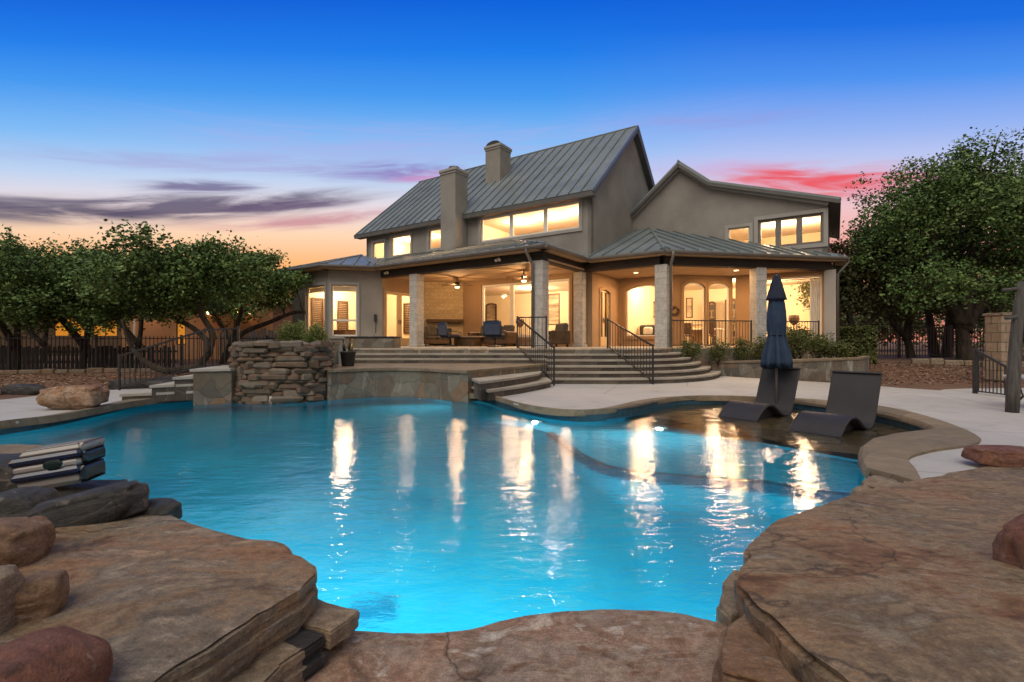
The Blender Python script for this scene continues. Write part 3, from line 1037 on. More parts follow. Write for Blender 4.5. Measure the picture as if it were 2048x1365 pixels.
# the darker split block standing under its nose
lp = [(1440, 1345), (1468, 1256), (1500, 1220), (1545, 1255), (1590, 1300), (1640, 1350), (1600, 1400)]
pts = [px(x, y, .16) for x, y in lp]
rock_slab('sandstone_block', pts, .25, M['stone_brown'], 'rusty brown split rock under the nose of the tilted slab', 'rock', seed=5, bulge=.05, rough=.025)
lp = [(1449, 1168), (1468, 1142), (1510, 1150), (1530, 1200), (1500, 1225), (1463, 1235), (1440, 1205)]
rock_slab('sandstone_block', [px(x, y, .06) for x, y in lp], .3, M['stone_beige'], 'beige split rock under the tilted slab, at the waterline', 'rock', seed=6, bulge=.03, rough=.02)
lp = [(1500, 1096), (1528, 1064), (1580, 1068), (1590, 1090), (1560, 1120), (1502, 1112)]
rock_slab('sandstone_block', [px(x, y, .10) for x, y in lp], .3, M['stone_beige'], 'tan broken rock wedged below the back notch of the tilted slab', 'rock', seed=7, bulge=.03, rough=.02)

# bed under the left slab
def hewn(pix, z, thick, mat, label, seed, name='cut_stone', inset=.0):
    return rock_slab(name, [px(x, y, z) for x, y in pix], thick, mat, label, 'stone', seed=seed, bulge=.012, rough=.008, step=.025, lift=.004)

def wall_stone(a, b, z0, z1, depth, mat, label, seed):
    """one hewn stone of a low course, from a to b along its face"""
    a, b = Vector((a[0], a[1], z1)), Vector((b[0], b[1], z1))
    t = (b - a).normalized()
    nrm = Vector((-t.y, t.x, 0))
    return rock_slab('cut_stone', [a, b, b + nrm * depth, a + nrm * depth], z1 - z0, mat, label, 'stone', seed=seed, bulge=.018, rough=.008, step=.02, lift=.004, side=(0, .06, .2, .5, .8, .94, 1.0))
A_ = px(606, 1254, 0); B_ = px(560, 1310, 0); C_ = px(524, 1342, 0); D_ = px(440, 1400, 0); E_ = px(330, 1500, 0)
wall_stone(px(626, 1196, .13).xy, px(566, 1236, .13).xy, .06, .125, .22, M['stone_beige'], 'rounded grey stone overhanging under the left slab corner', 31)
wall_stone(A_.xy, px(575, 1300, 0).xy, -.03, .06, .2, M['stone_beige'], 'small wedge stone in the course nearest the water', 32)
wall_stone(px(572, 1302, 0).xy, px(524, 1333, 0).xy, -.03, .115, .2, M['stone_dark'], 'dark square stone between two beige stones under the left slab', 33)
wall_stone(px(521, 1336, 0).xy, px(455, 1383, 0).xy, -.03, .12, .2, M['stone_beige'], 'long beige cut stone under the middle of the left slab', 34)
wall_stone(px(450, 1388, 0).xy, px(360, 1470, 0).xy, -.03, .12, .2, M['stone_beige'], 'beige cut stone under the left slab by the picture edge', 35)

def boulder(pos, size, rz, mat, label, seed, name='boulder', cat='boulder', sub=4, amp=.22, flat=.55, tilt=(0, 0)):
    """weathered rock: rounded block with noise, its base cut flat"""
    import bmesh
    bm = bmesh.new()
    bmesh.ops.create_icosphere(bm, subdivisions=sub, radius=1)
    o = Vector((seed * 5.1, seed * 2.7, seed))
    for v in bm.verts:
        p = v.co.copy()
        q = Vector([math.copysign(abs(t) ** flat, t) for t in p])
        q *= 1 / max(1, q.length ** .35)
        k = 1 + amp * noise.noise(p * 1.1 + o) + amp * .45 * noise.noise(p * 2.6 + o) + amp * .16 * noise.noise(p * 7 + o) + amp * .05 * noise.noise(p * 18 + o)
        v.co = Vector((q.x * size[0] * k, q.y * size[1] * k, q.z * size[2] * k))
    me = bpy.data.meshes.new(name)
    bm.to_mesh(me)
    bm.free()
    me.polygons.foreach_set('use_smooth', [True] * len(me.polygons))
    me.materials.append(mat)
    o_ = bpy.data.objects.new(name, me)
    o_.location = pos
    o_.rotation_euler = (tilt[0], tilt[1], rz)
    col.objects.link(o_)
    return tag(o_, label, cat)

p = px(121, 818, .03)
boulder((p.x, p.y + .25, .19), (.46, .28, .19), .12, M['boulder'], 'rounded tan and rust boulder on the pale deck beside the pool', 41, flat=.5)
p = px(2010, 934, .04)
boulder((p.x + .16, p.y + .12, .105), (.33, .17, .085), -.1, M['stone_red'], 'long low brown boulder at the back edge of the tilted slab', 42, flat=.5)
p = px(2050, 1165, .16)
boulder((p.x + .20, p.y, .25), (.17, .22, .15), .4, M['stone_red'], 'dark red brown boulder on top of the tilted slab', 43)
# rocks round the left slab
def at(x, y, d): return pd(x, y, d)
boulder(at(38, 1016, 2.38), (.135, .12, .095), .35, M['stone_dark'], 'smooth black rock nearest the picture edge behind the left slab', 51, tilt=(0, -.12))
boulder(at(168, 1022, 2.36), (.28, .11, .095), .33, M['stone_dark'], 'long black rock lying along the back of the left slab', 52, flat=.45, tilt=(0, -.22))
boulder(at(303, 1028, 2.5), (.13, .08, .075), -.15, M['stone_dark'], 'small black humped rock at the water behind the left slab', 53)
boulder(at(6, 1096, 1.9), (.125, .12, .10), .2, M['stone_brown'], 'brown rock with a flat lit top on the left slab', 54, flat=.5)
boulder(at(58, 1200, 1.54), (.085, .075, .075), .5, M['stone_brown'], 'dark brown rounded rock leaning on a pale upright stone', 55)
boulder(at(-6, 1215, 1.46), (.04, .07, .11), .1, M['stone_beige'], 'pale upright stone beside the dark brown rounded rock', 56, flat=.5)
boulder(at(72, 1385, 1.16), (.14, .13, .12), -.35, M['stone_red'], 'large red rounded boulder in the corner of the left slab', 57, flat=.7, amp=.16)
# ledge across the water at the far left
pts = [px(*q) for q in ((-260, 905, .08), (-60, 890, .08), (40, 889, .08), (110, 892, .08), (160, 897, .08), (195, 905, .08), (150, 920, .08), (60, 925, .08), (0, 917, .08), (-260, 960, .08))]
rock_slab('stone_ledge', pts, .2, M['coping'], 'flat tan stone ledge over the water behind the pool cleaner', 'stone ledge', seed=61, bulge=.02)
boulder(at(-10, 955, 3.7), (.45, .25, .16), .1, M['stone_dark'], 'dark wet rock under the tan stone ledge', 62)
q_ = px(1772, 985, .0)
boulder((q_.x + .06, q_.y + .1, -.06), (.26, .16, .12), .5, M['stone_beige'], 'small tan rock tucked under the end of the coping', 44)
# ------------------------------------------------------------------ the house (local axes: x along the front, y into the house)
house = empty('house', HO, -HA)
tag(house, 'grey stucco two-storey house with metal roofs, lit windows and covered patio', 'house')
FL = .93                     # patio floor
CE = 3.78                    # porch ceiling

class Fr:
    """a wall plane: s runs along it, z up, n outward"""
    def __init__(self, o, d):
        self.o = Vector((o[0], o[1], 0))
        self.d = Vector((d[0], d[1], 0)).normalized()
        self.n = Vector((self.d.y, -self.d.x, 0))
    def __call__(self, s, z, n=0.0):
        return self.o + self.d * s + self.n * n + Vector((0, 0, z))

def fsheet(mb, F, outer, holes, t, n):
    vs, fs = filled(outer, holes, t)
    mb.add([F(p.x, p.y, p.z + n) for p in vs], fs)

def fbox(mb, F, s0, s1, z0, z1, n0, n1):
    vs = [F(s, z, n) for n in (n0, n1) for s, z in ((s0, z0), (s1, z0), (s1, z1), (s0, z1))]
    mb.add(vs, [(0, 1, 2, 3), (7, 6, 5, 4), (0, 4, 5, 1), (1, 5, 6, 2), (2, 6, 7, 3), (3, 7, 4, 0)])

def shape(s0, s1, z0, z1, rise=0.0, g=0.0):
    """opening outline, flat or segmental arch, grown by g"""
    s0, s1, z0, z1 = s0 - g, s1 + g, z0 - g, z1 + g
    if rise <= 0: return [(s0, z0), (s1, z0), (s1, z1), (s0, z1)]
    k = 12
    zs = z1 - rise
    pts = [(s0, z0), (s1, z0)]
    for i in range(k + 1):
        t = 1 - i / k
        x = s0 + (s1 - s0) * t
        pts.append((x, zs + rise * (1 - (2 * t - 1) ** 2) ** .75))
    return pts

WALLT = .16
def wall(F, outer, opens, mat, n=0.0):
    mb = MB()
    fsheet(mb, F, outer, [shape(*o) for o in opens], WALLT, n - WALLT / 2)
    return mb.build('wall', mat, house)

def window(F, s0, s1, z0, z1, rise=0.0, cols=1, rails=(), trim=.11, bar=.05, mat='sash', tmat='stucco_trim', name='window', n=0.0, handle=False, panel=0.0, edges=None):
    """casing, sash and glass set into an opening"""
    mb = MB()
    cuts = edges or [s0 + (s1 - s0) * i / cols for i in range(cols + 1)]
    zb = [z0 + panel] + list(rails) + [z1]
    holes = []
    for i in range(len(cuts) - 1):
        a, b = cuts[i], cuts[i + 1]
        for j in range(len(zb) - 1):
            top = j == len(zb) - 2
            h = shape(a + bar, b - bar, zb[j] + (bar if not panel or j else .02), zb[j + 1] - (bar if top else bar * .4), rise * .85 if top and len(cuts) == 2 else 0)
            holes.append(h)
    out = shape(s0 + .003, s1 - .003, z0 + .003, z1 - .003, rise)
    fsheet(mb, F, out, holes, .07, n - .09)
    w = mb.build(name, M[mat], house)
    g = MB()
    for h in holes:
        k = len(h)
        g.add([F(s, z, n - .09) for s, z in h], [list(range(k))])
    g.build('pane', M['glass'], w)
    if trim:
        t = MB()
        fsheet(t, F, shape(s0, s1, z0, z1, rise, trim), [shape(s0, s1, z0, z1, rise, -.002)], .05, n + .022)
        t.build('trim', M[tmat], w)
    if handle:
        hm = MB()
        for c in cuts[1:-1]:
            for sgn in (-1, 1):
                fbox(hm, F, c + sgn * .05 - .02, c + sgn * .05 + .02, z0 + .92, z0 + 1.12, n - .055, n - .04)
                hm.tube([F(c + sgn * .05, z0 + 1.02, n - .04), F(c + sgn * .05, z0 + 1.02, n + .015), F(c + sgn * .14, z0 + 1.02, n + .015)], .011, 6)
        hm.build('handle', M['dark_metal'], w)
    return w

S2 = math.sqrt(.5)
V1 = 3.3
UM = .3
F_main = Fr((0, V1), (1, 0))                  # main block front; s = u
F_gable = Fr((UM, 0), (0, 1))                 # main block right end; s = v
F_wing = Fr((0, 7.7), (1, 0))
F_den = Fr((0, 6.06), (1, 0))
F_bay = Fr((2.86, 6.06), (S2, S2))
F_end = Fr((-7.59, 0), (0, 1))                # patio's left end wall
F_lf = Fr((0, -1.5), (1, 0))
F_lc = Fr((-9.10, -1.5), (S2, S2))
F_ll = Fr((-11.63, 3.3), (0, -1))

# main front wall: upper row and patio windows
up = [(-12.12, -11.25, 5.42, 6.28), (-10.72, -9.34, 5.45, 6.42), (-8.12, -6.95, 5.52, 6.45), (-5.02, -.2, 5.50, 6.56)]
pat = [(-4.97, -.62, 1.30, 3.60)]
wall(F_main, [(-12.64, FL), (UM, FL), (UM, 6.9), (-12.64, 6.9)], up + pat, M['stucco'])
for i, o in enumerate(up):
    if i < 3: window(F_main, *o, trim=.12)
    else: window(F_main, *o, trim=.12, bar=.085, edges=[-5.02, -3.42, -1.76, -.2])
window(F_main, *pat[0], trim=.12, bar=.1, tmat='stucco_lamplit', edges=[-4.97, -3.4, -2.15, -.62])
# sheet over the wall under the patio roof, lamplight put into its colour
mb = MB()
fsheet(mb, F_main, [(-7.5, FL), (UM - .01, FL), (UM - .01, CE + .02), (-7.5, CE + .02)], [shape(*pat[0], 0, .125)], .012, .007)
mb.build('wall', M['stucco_lamplit'], house)
# right gable end
RZ, EZ, EV = 10.62, 6.62, 7.7
wall(F_gable, [(V1, FL), (12.1, FL), (12.1, 6.75), (EV, RZ), (V1, 6.75)], [(4.05, 5.05, FL + .02, 3.2, .12)], M['stucco'])
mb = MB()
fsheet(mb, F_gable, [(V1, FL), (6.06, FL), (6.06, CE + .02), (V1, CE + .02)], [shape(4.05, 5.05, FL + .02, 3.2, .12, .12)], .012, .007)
mb.build('wall', M['stucco_lamplit'], house)
window(F_gable, 4.05, 5.05, FL + .02, 3.2, .12, mat='door_paint', tmat='stucco_lamplit', name='door', bar=.1, panel=.35, edges=[4.05, 4.55, 5.05], handle=True)
# left gable end
Fg2 = Fr((-12.64, 12.1), (0, -1))
wall(Fg2, [(0, FL), (8.8, FL), (8.8, 6.75), (4.4, RZ), (0, 6.75)], [], M['stucco'])
# wing front
wwin = [(4.33, 5.12, 4.98, 5.74), (5.42, 7.6, 4.78, 5.92), (5.15, 7.55, 1.25, 3.60)]
wall(F_wing, [(UM, 3.7), (4.6, 3.7), (4.6, FL), (7.72, FL), (7.72, 6.15), (3.63, 7.50), (2.41, 8.56), (UM, 6.75)], wwin, M['stucco'])
window(F_wing, *wwin[0], trim=.12)
window(F_wing, *wwin[1], trim=.14, bar=.10, mat='gutter', edges=[5.42, 6.12, 6.82, 7.6])
window(F_wing, *wwin[2], trim=.1, bar=.07, tmat='stucco_lamplit', edges=[5.15, 6.05, 7.55])
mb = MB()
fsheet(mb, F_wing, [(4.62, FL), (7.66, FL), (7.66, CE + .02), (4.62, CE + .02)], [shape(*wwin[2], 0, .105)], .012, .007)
mb.build('wall', M['stucco_lamplit'], house)
F_wr = Fr((7.72, 7.7), (0, 1))
wall(F_wr, [(0, 0), (7, 0), (7, 6.1), (0, 6.1)], [], M['stucco'])
# den and bay walls under the right porch
dw = (.62, 2.35, 1.35, 3.47, .20)
wall(F_den, [(UM, FL), (2.86, FL), (2.86, CE + .05), (UM, CE + .05)], [dw], M['stucco_lamplit'])
window(F_den, *dw, tmat='stucco_lamplit', trim=.13, bar=.05)
BL = 2.32
bw1 = (.13, 1.09, FL + .02, 3.50, .20); bw2 = (1.22, 2.18, FL + .02, 3.50, .20)
wall(F_bay, [(0, FL), (BL, FL), (BL, CE + .05), (0, CE + .05)], [bw1, bw2], M['stucco_lamplit'])
window(F_bay, *bw1, tmat='stucco_lamplit', trim=.10, bar=.05)
window(F_bay, *bw2, tmat='stucco_lamplit', trim=.10, bar=.05)
# patio's left end with french doors
fd = (.16, 2.2, FL + .02, 3.25)
wall(F_end, [(0, FL), (V1, FL), (V1, 4.2), (0, 4.2)], [fd], M['stucco_lamplit'])
window(F_end, *fd, mat='door_paint', tmat='stucco_lamplit', name='door', bar=.13, panel=.3, edges=[.16, 1.0, 2.2], handle=True)
# left room with angled bay corner
lw1 = (-10.62, -9.30, 1.35, 3.45)
lw2 = (.12, 1.12, 1.35, 3.45)
wall(F_lf, [(-11.63, 0), (-9.1, 0), (-9.1, 4.2), (-11.63, 4.2)], [lw1], M['stucco'])
window(F_lf, *lw1, trim=.1, bar=.06)
wall(F_lc, [(0, 0), (2.135, 0), (2.135, 4.2), (0, 4.2)], [lw2], M['stucco'])
window(F_lc, *lw2, trim=.1, bar=.06, rails=(1.98,))
wall(F_ll, [(0, 0), (4.8, 0), (4.8, 4.2), (0, 4.2)], [], M['stucco'])
# blinds rolled up at the head of the two left windows
for F, s0, s1 in ((F_lf, -10.56, -9.36), (F_lc, .18, 1.06)):
    mb = MB()
    fbox(mb, F, s0, s1, 3.22, 3.39, -.19, -.14)
    mb.tube([F(s0, 3.22, -.165), F(s1, 3.22, -.165)], .035, 8)
    mb.build('blind', M['cream_wall'], house)

# fireplace wall across the patio's back left corner
F_fp = Fr((-7.5, 1.75), (S2, S2))
fl = (V1 - 1.78) / S2
mb = MB(); fbox(mb, F_fp, 0.0, fl, FL, CE, -.25, 0); fp = mb.build('fireplace', M['fire_brick'], house)
mb = MB(); fbox(mb, F_fp, .5, fl - .02, 2.0, 2.12, 0, .24); fbox(mb, F_fp, .55, fl - .1, 1.93, 2.0, 0, .18); mb.build('mantel', M['wood_dark'], fp)
mb = MB(); fbox(mb, F_fp, .62, 1.62, FL + .03, 1.72, .002, .02); mb.build('firebox', M['gloss_black'], fp)

# wreath-like wall ornament and lamp on the den's end
mb = MB()
c = F_bay(-.15, 2.36, .04)
Fd = F_den
cpt = Fd(2.62, 2.36, .04)
k = 18
mb.tube([cpt + Fd.d * (.15 * cos(2 * pi * i / k)) + Vector((0, 0, .15 * sin(2 * pi * i / k))) for i in range(k + 1)], [.04 + .012 * sin(i * 2.1) for i in range(k + 1)], 7)
wr = mb.build('wall_wreath', M['wood_dark'], None, True)
wr.location = HO; wr.rotation_euler = (0, 0, -HA)
tag(wr, 'round brown wreath on the porch wall beside the arched windows', 'wreath')

# ---------------------------------------------------------------- columns, beams, ceilings
def column(u, v, z0, w, rot=0.0, name='column', top=3.75):
    mb = MB()
    h = w / 2
    mb.rbox(-h, h, -h, h, z0, top, .012)
    mb.rbox(-h - .03, h + .03, -h - .03, h + .03, z0, z0 + .10, .01)
    o = mb.build(name, M['limestone'], house)
    o.location = (u, v, 0)
    o.rotation_euler = (0, 0, rot)
    return o
PC = (3.05, 3.05); PE = (7.72, 7.72)
PD = (PC[0] + 2.62, PC[1] + 2.62)
column(0, 0, FL, .40)
column(-5.62, 0, FL, .40)
column(-.05, 3.02, FL, .36)
column(PC[0], PC[1], .3, .42, 0)
column(PD[0], PD[1], 0.2, .40, pi / 4)
mb = MB(); mb.box(7.62, 7.98, 7.5, 7.86, 0, 3.75); mb.build('column', M['stucco_trim'], house)

def beam(a, b, w, z0, z1, name='beam', mat='beam', ext=0.0):
    a = Vector((a[0], a[1], 0)); b = Vector((b[0], b[1], 0))
    d_ = (b - a).normalized()
    F = Fr(a, (d_.x, d_.y))
    mb = MB()
    fbox(mb, F, -ext, (b - a).length + ext, z0, z1, -w / 2, w / 2)
    return mb.build(name, M[mat], house)
beam((-7.5, 0), (.2, 0), .34, 3.75, 4.06)
beam((0.02, .18), (0.02, 2.98), .30, 3.752, 4.05)
beam((.18, 3.05), (3.0, 3.05), .34, 3.75, 4.06)
beam(PC, PE, .34, 3.748, 4.058, ext=.02)
# porch ceilings
mb = MB(); mb.box(-7.42, .2, .1, V1 - .02, CE, CE + .06); mb.build('ceiling', M['soffit'], house)
mb = MB(); mb.prism([(.32, 3.1), (3.05, 3.1), (7.6, 7.62), (4.5, 7.62), (2.86, 6.03), (.32, 6.03)], CE, CE + .06); mb.build('ceiling', M['soffit'], house)

# ---------------------------------------------------------------- roofs
def roof_face(poly, along, spacing=.52, t=.07, seam=.06, name='roof'):
    """flat metal roof face with standing seams; along = eave direction"""
    P = [Vector(p) for p in poly]
    nrm = Vector((0, 0, 0))
    for i in range(len(P)):
        a, b = P[i], P[(i + 1) % len(P)]
        nrm += a.cross(b)
    nrm.normalize()
    if nrm.z < 0: nrm = -nrm
    e = Vector(along).normalized()
    e = (e - nrm * e.dot(nrm)).normalized()
    w = nrm.cross(e)
    mb = MB()
    n = len(P)
    mb.add([p for p in P] + [p - nrm * t for p in P], [list(range(n)), list(range(2 * n - 1, n - 1, -1))] + [(i, n + i, n + (i + 1) % n, (i + 1) % n) for i in range(n)])
    o = P[0]
    q = [((p - o).dot(e), (p - o).dot(w)) for p in P]
    lo, hi = min(a for a, _ in q), max(a for a, _ in q)
    s = lo + spacing * .4
    while s < hi:
        xs_ = []
        for i in range(n):
            (a, c), (b, d_) = q[i], q[(i + 1) % n]
            if (a - s) * (b - s) < 0:
                xs_.append(c + (d_ - c) * (s - a) / (b - a))
        xs_.sort()
        for i in range(0, len(xs_) - 1, 2):
            p0 = o + e * s + w * xs_[i]
            p1 = o + e * s + w * xs_[i + 1]
            if (p1 - p0).length < .08: continue
            h = e * .017
            vs = [p0 - h, p0 + h, p0 + h + nrm * seam, p0 - h + nrm * seam, p1 - h, p1 + h, p1 + h + nrm * seam, p1 - h + nrm * seam]
            mb.add(vs, [(0, 1, 2, 3), (7, 6, 5, 4), (0, 4, 5, 1), (1, 5, 6, 2), (2, 6, 7, 3), (3, 7, 4, 0)])
        s += spacing
    ob = mb.build(name, M['roof'], house)
    fix_normals(ob)
    return ob

def cap(a, b, name='ridge_cap', r=.05):
    return MB().tube([a, b], r, 6).build(name, M['roof'], house)

# main gable roof
RL, RR = -13.17, .56
EZ2 = 6.77; RZ2 = 10.86; EV0 = 2.93; EVB = 12.47
rf = roof_face([(RL, EV0, EZ2), (RR, EV0, EZ2), (RR, EV, RZ2), (RL, EV, RZ2)], (1, 0, 0), .52)
roof_face([(RR, EVB, EZ2), (RL, EVB, EZ2), (RL, EV, RZ2), (RR, EV, RZ2)], (1, 0, 0), .52)
cap((RL, EV, RZ2 + .01), (RR, EV, RZ2 + .01))
def rake(pts, w, h, mat='fascia', name='fascia'):
    mb = MB()
    for a, b in zip(pts, pts[1:]): mb.bar(a, b, w, h)
    return mb.build(name, M[mat], house)
rake([(RL, EV0 + .02, EZ2 - .13), (RR, EV0 + .02, EZ2 - .13)], .05, .17)
for u in (RR - .03, RL + .03):
    rake([(u, EV0, EZ2 - .14), (u, EV, RZ2 - .15)], .05, .18)
    rake([(u, EVB, EZ2 - .14), (u, EV, RZ2 - .15)], .05, .18)
mb = MB(); mb.box(RL + .05, RR - .06, EV0 + .06, V1 - .01, EZ2 - .2, EZ2 - .17); mb.build('soffit', M['gutter'], house)

# wing roof: steep left, steep then shallow right
WF, WB = 7.38, 15.5
A1, B1, C1, D1 = (UM - .0, 6.96), (2.41, 8.80), (3.66, 7.74), (8.12, 6.30)
roof_face([(A1[0], WF, A1[1]), (A1[0], WB, A1[1]), (B1[0], WB, B1[1]), (B1[0], WF, B1[1])], (0, 1, 0), .52)
roof_face([(B1[0], WF, B1[1]), (B1[0], WB, B1[1]), (C1[0], WB, C1[1]), (C1[0], WF, C1[1])], (0, 1, 0), .52)
roof_face([(C1[0], WF, C1[1]), (C1[0], WB, C1[1]), (D1[0], WB, D1[1]), (D1[0], WF, D1[1])], (0, 1, 0), .52)
rake([(A1[0], WF + .03, A1[1] - .12), (B1[0], WF + .03, B1[1] - .14), (C1[0], WF + .03, C1[1] - .13), (D1[0], WF + .03, D1[1] - .12)], .05, .16)
rake([(A1[0], V1 + 4.30, A1[1] - .21), (B1[0], 7.60, B1[1] - .26), (C1[0], 7.60, C1[1] - .23), (7.75, 7.60, 6.17)], .16, .10, 'stucco_trim')
cap((B1[0], WF, B1[1] + .01), (B1[0], WB, B1[1] + .01))
rake([(D1[0] - .02, WF, D1[1] - .10), (D1[0] - .02, WB, D1[1] - .10)], .05, .14)

# patio roof, porch roof, left room roof
PZ = 4.20
sl = .31
AP = (-3.35, V1, PZ + sl * 3.8)
E3 = (-7.47, -.5, PZ); Q = (-9.6, 1.98, PZ + sl * 2.48); PK = (-9.6, .55, PZ + sl * 2.5)
roof_face([E3, (.45, -.5, PZ), AP, (-12.3, V1, AP[2]), (-9.6, V1 - .02, AP[2] - .006), Q], (1, 0, 0), .52)
roof_face([(.45, -.5, PZ), (.45, V1, PZ), AP], (0, 1, 0), .52)
cap((.45, -.5, PZ + .02), (AP[0], AP[1], AP[2] + .02), r=.045)
E1, E2 = (-12.1, -1.95, PZ), (-8.92, -1.95, PZ)
roof_face([E1, E2, PK], (1, 0, 0), .52)
roof_face([E2, E3, PK], (1, 1, 0), .52)
roof_face([E3, Q, PK], (1, 1, 0), .52)
roof_face([E1, PK, (-9.6, V1, PK[2]), (-12.1, V1, PZ)], (0, 1, 0), .52)
for p in (E1, E2, E3): cap(Vector(p) + Vector((0, 0, .02)), Vector(PK) + Vector((0, 0, .02)), r=.04)
# porch roof on the right
CEV = (3.24, 2.6, PZ)
k = 2.6 + .0
top_ = (1.13, 7.66, PZ + .385 * 5.06)
roof_face([(.31, 2.6, PZ), CEV, top_, (.31, 7.66, PZ + .385 * 5.06)], (1, 0, 0), .52)
roof_face([CEV, (8.30, 7.66, PZ), top_], (1, 1, 0), .52)
roof_face([(8.30, 7.66, PZ), (8.3, 8.9, PZ), (7.74, 8.9, PZ + .2), (7.74, 7.66, PZ + .2)], (0, 1, 0), .6)
cap(Vector(CEV) + Vector((0, 0, .02)), Vector(top_) + Vector((0, 0, .02)), r=.05)
# lower lean-to beyond the left room
roof_face([(-13.3, -.2, 3.86), (-11.66, -.2, 4.1), (-11.66, 3.2, 4.1), (-13.3, 3.2, 3.86)], (0, 1, 0), .52)
mb = MB(); mb.box(-13.3, -11.66, -.22, -.16, 3.66, 3.86); mb.build('fascia', M['gutter'], house)
# wall caps under the lower roofs (closes the attic)
mb = MB(); mb.prism([(-11.55, -1.42), (-9.14, -1.42), (-7.68, .05), (-7.68, 3.2), (-11.55, 3.2)], 4.0, 4.05); mb.build('ceiling', M['white_ceiling'], house)

# eaves: gutter, fascia and boarded soffit along every low eave
def eave(a, b, depth, ext=0.0, soff=True):
    a = Vector((a[0], a[1], 0)); b = Vector((b[0], b[1], 0))
    d_ = (b - a).normalized()
    F = Fr(a, (d_.x, d_.y))
    L = (b - a).length
    mb = MB()
    # ogee gutter profile
    prof = [(-.02, PZ - .03), (.09, PZ - .03), (.10, PZ - .045), (.085, PZ - .09), (.05, PZ - .125), (-.02, PZ - .13)]
    n = len(prof)
    vs = [F(-ext, z, o) for o, z in prof] + [F(L + ext, z, o) for o, z in prof]
    mb.add(vs, [list(range(n)), list(range(2 * n - 1, n - 1, -1))] + [(i, n + i, n + (i + 1) % n, (i + 1) % n) for i in range(n)])
    g = mb.build('gutter', M['gutter'], house)
    fix_normals(g)
    if soff:
        mb = MB()
        fbox(mb, F, -ext * .5, L + ext * .5, PZ - .16, PZ - .135, -depth, -.0)
        mb.build('soffit', M['soffit'], house)
eave((-7.47, -.5), (.45, -.5), .34)
eave((.45, -.5), (.45, 2.6), .28)
eave((.45, 2.6), (3.24, 2.6), .30)
eave((3.24, 2.6), (8.30, 7.66), .32)
eave((-12.1, -1.95), (-8.92, -1.95), .44)
eave((-8.92, -1.95), (-7.47, -.5), .44)
eave((-12.1, 3.2), (-12.1, -1.95), .44)
eave((8.30, 7.66), (8.30, 8.9), .3)

# downspouts
def downspout(pts, r=.04):
    mb = MB()
    mb.tube(pts, r, 8)
    return mb.build('downspout', M['gutter'], house, True)
downspout([(-.22, -.52, PZ - .06), (-.22, -.52, PZ - .2), (-.17, -.36, PZ - .45), (-.14, -.26, PZ - .58), (-.14, -.26, FL)], .052)
Fw = Fr(PC, (S2, S2))
downspout([Fw(.1, PZ - .06, .52), Fw(.1, PZ - .2, .52), Fw(.12, PZ - .42, .36), Fw(.14, PZ - .5, .31), Fw(.14, .35, .31)], .05)
downspout([(8.36, 7.72, PZ - .08), (8.36, 7.72, PZ - .18), (8.12, 7.70, PZ - .48), (8.04, 7.7, PZ - .6), (8.04, 7.7, .2)], .045)

# chimneys
def chimney(u, v, w, dpt, z0, z1, arched):
    mb = MB()
    mb.box(u, u + w, v, v + dpt, z0, z1)
    c = mb.build('chimney', M['stucco'], house)
    mb = MB()
    mb.rbox(u - .07, u + w + .07, v - .07, v + dpt + .07, z1 - .02, z1 + .13, .03)
    mb.rbox(u - .03, u + w + .03, v - .03, v + dpt + .03, z1 - .10, z1 - .02, .01)
    mb.build('cap', M['stucco_trim'], c)
    mb = MB()
    if arched:
        k = 8
        for i in range(k):
            a0, a1 = pi * i / k, pi * (i + 1) / k
            r = w / 2 - .02
            p = lambda a, y: (u + w / 2 + r * cos(a), y, z1 + .13 + .20 * sin(a))
            mb.add([p(a0, v), p(a1, v), p(a1, v + dpt), p(a0, v + dpt)], [(0, 1, 2, 3)])
        mb.add([(u + w / 2 + (w / 2 - .02) * cos(pi * i / k), v, z1 + .13 + .2 * sin(pi * i / k)) for i in range(k + 1)], [list(range(k + 1))])
    else:
        mb.lathe([(.14, z1 + .12), (.14, z1 + .22), (.25, z1 + .24), (.24, z1 + .30), (.1, z1 + .34), (.02, z1 + .35)], 14, Matrix.Translation((u + w / 2, v + dpt / 2, 0)))
    mb.build('flue_cap', M['dark_metal'], c)
chimney(-6.6, 2.45, .86, .83, 4.6, 8.60, False)
chimney(onv(971, 320, 5.35)[0], 5.35, .88, .9, 8.2, 10.56, True)

# camera-flood lights on the beams
mb = MB()
for s in (-7.1, -1.55):
    for k in (-.07, .07):
        mb.lathe([(.02, -.06), (.05, 0), (.05, .03)], 10, Matrix.Translation((s + k, -.22, 3.9)) @ Matrix.Rotation(R(115), 4, 'X'))
    mb.box(s - .05, s + .05, -.2, -.17, 3.9, 3.98)
mb.build('flood_light', M['sash'], house, True)
# meter box with conduit on the left stucco
mb = MB()
fbox(mb, F_lc, 1.80, 1.90, 1.95, 2.25, 0, .07)
mb.tube([F_lc(1.86, 1.95, .03), F_lc(1.86, 1.5, .03), F_lc(1.78, 1.35, .03)], .012, 6)
mb.build('hose_box', M['dark_metal'], house)

# ---------------------------------------------------------------- rooms behind the glass
def room(poly, z0, z1, skip=(), name='room'):
    """inner faces of a room; poly anticlockwise, skip = indices of edges left to the outer wall"""
    n = len(poly)
    w = MB()
    for i in range(n):
        if i in skip: continue
        a, b = poly[i], poly[(i + 1) % n]
        w.add([(a[0], a[1], z0), (b[0], b[1], z0), (b[0], b[1], z1), (a[0], a[1], z1)], [(0, 1, 2, 3)])
    w.build('interior_wall', M['cream_wall'], house)
    c = MB().add([(p[0], p[1], z1) for p in poly], [list(range(n))])
    c.build('interior_ceiling', M['white_ceiling'], house)
    f = MB().add([(p[0], p[1], z0 + .004) for p in poly], [list(range(n))])
    f.build('interior_floor', M['wood_floor'], house)

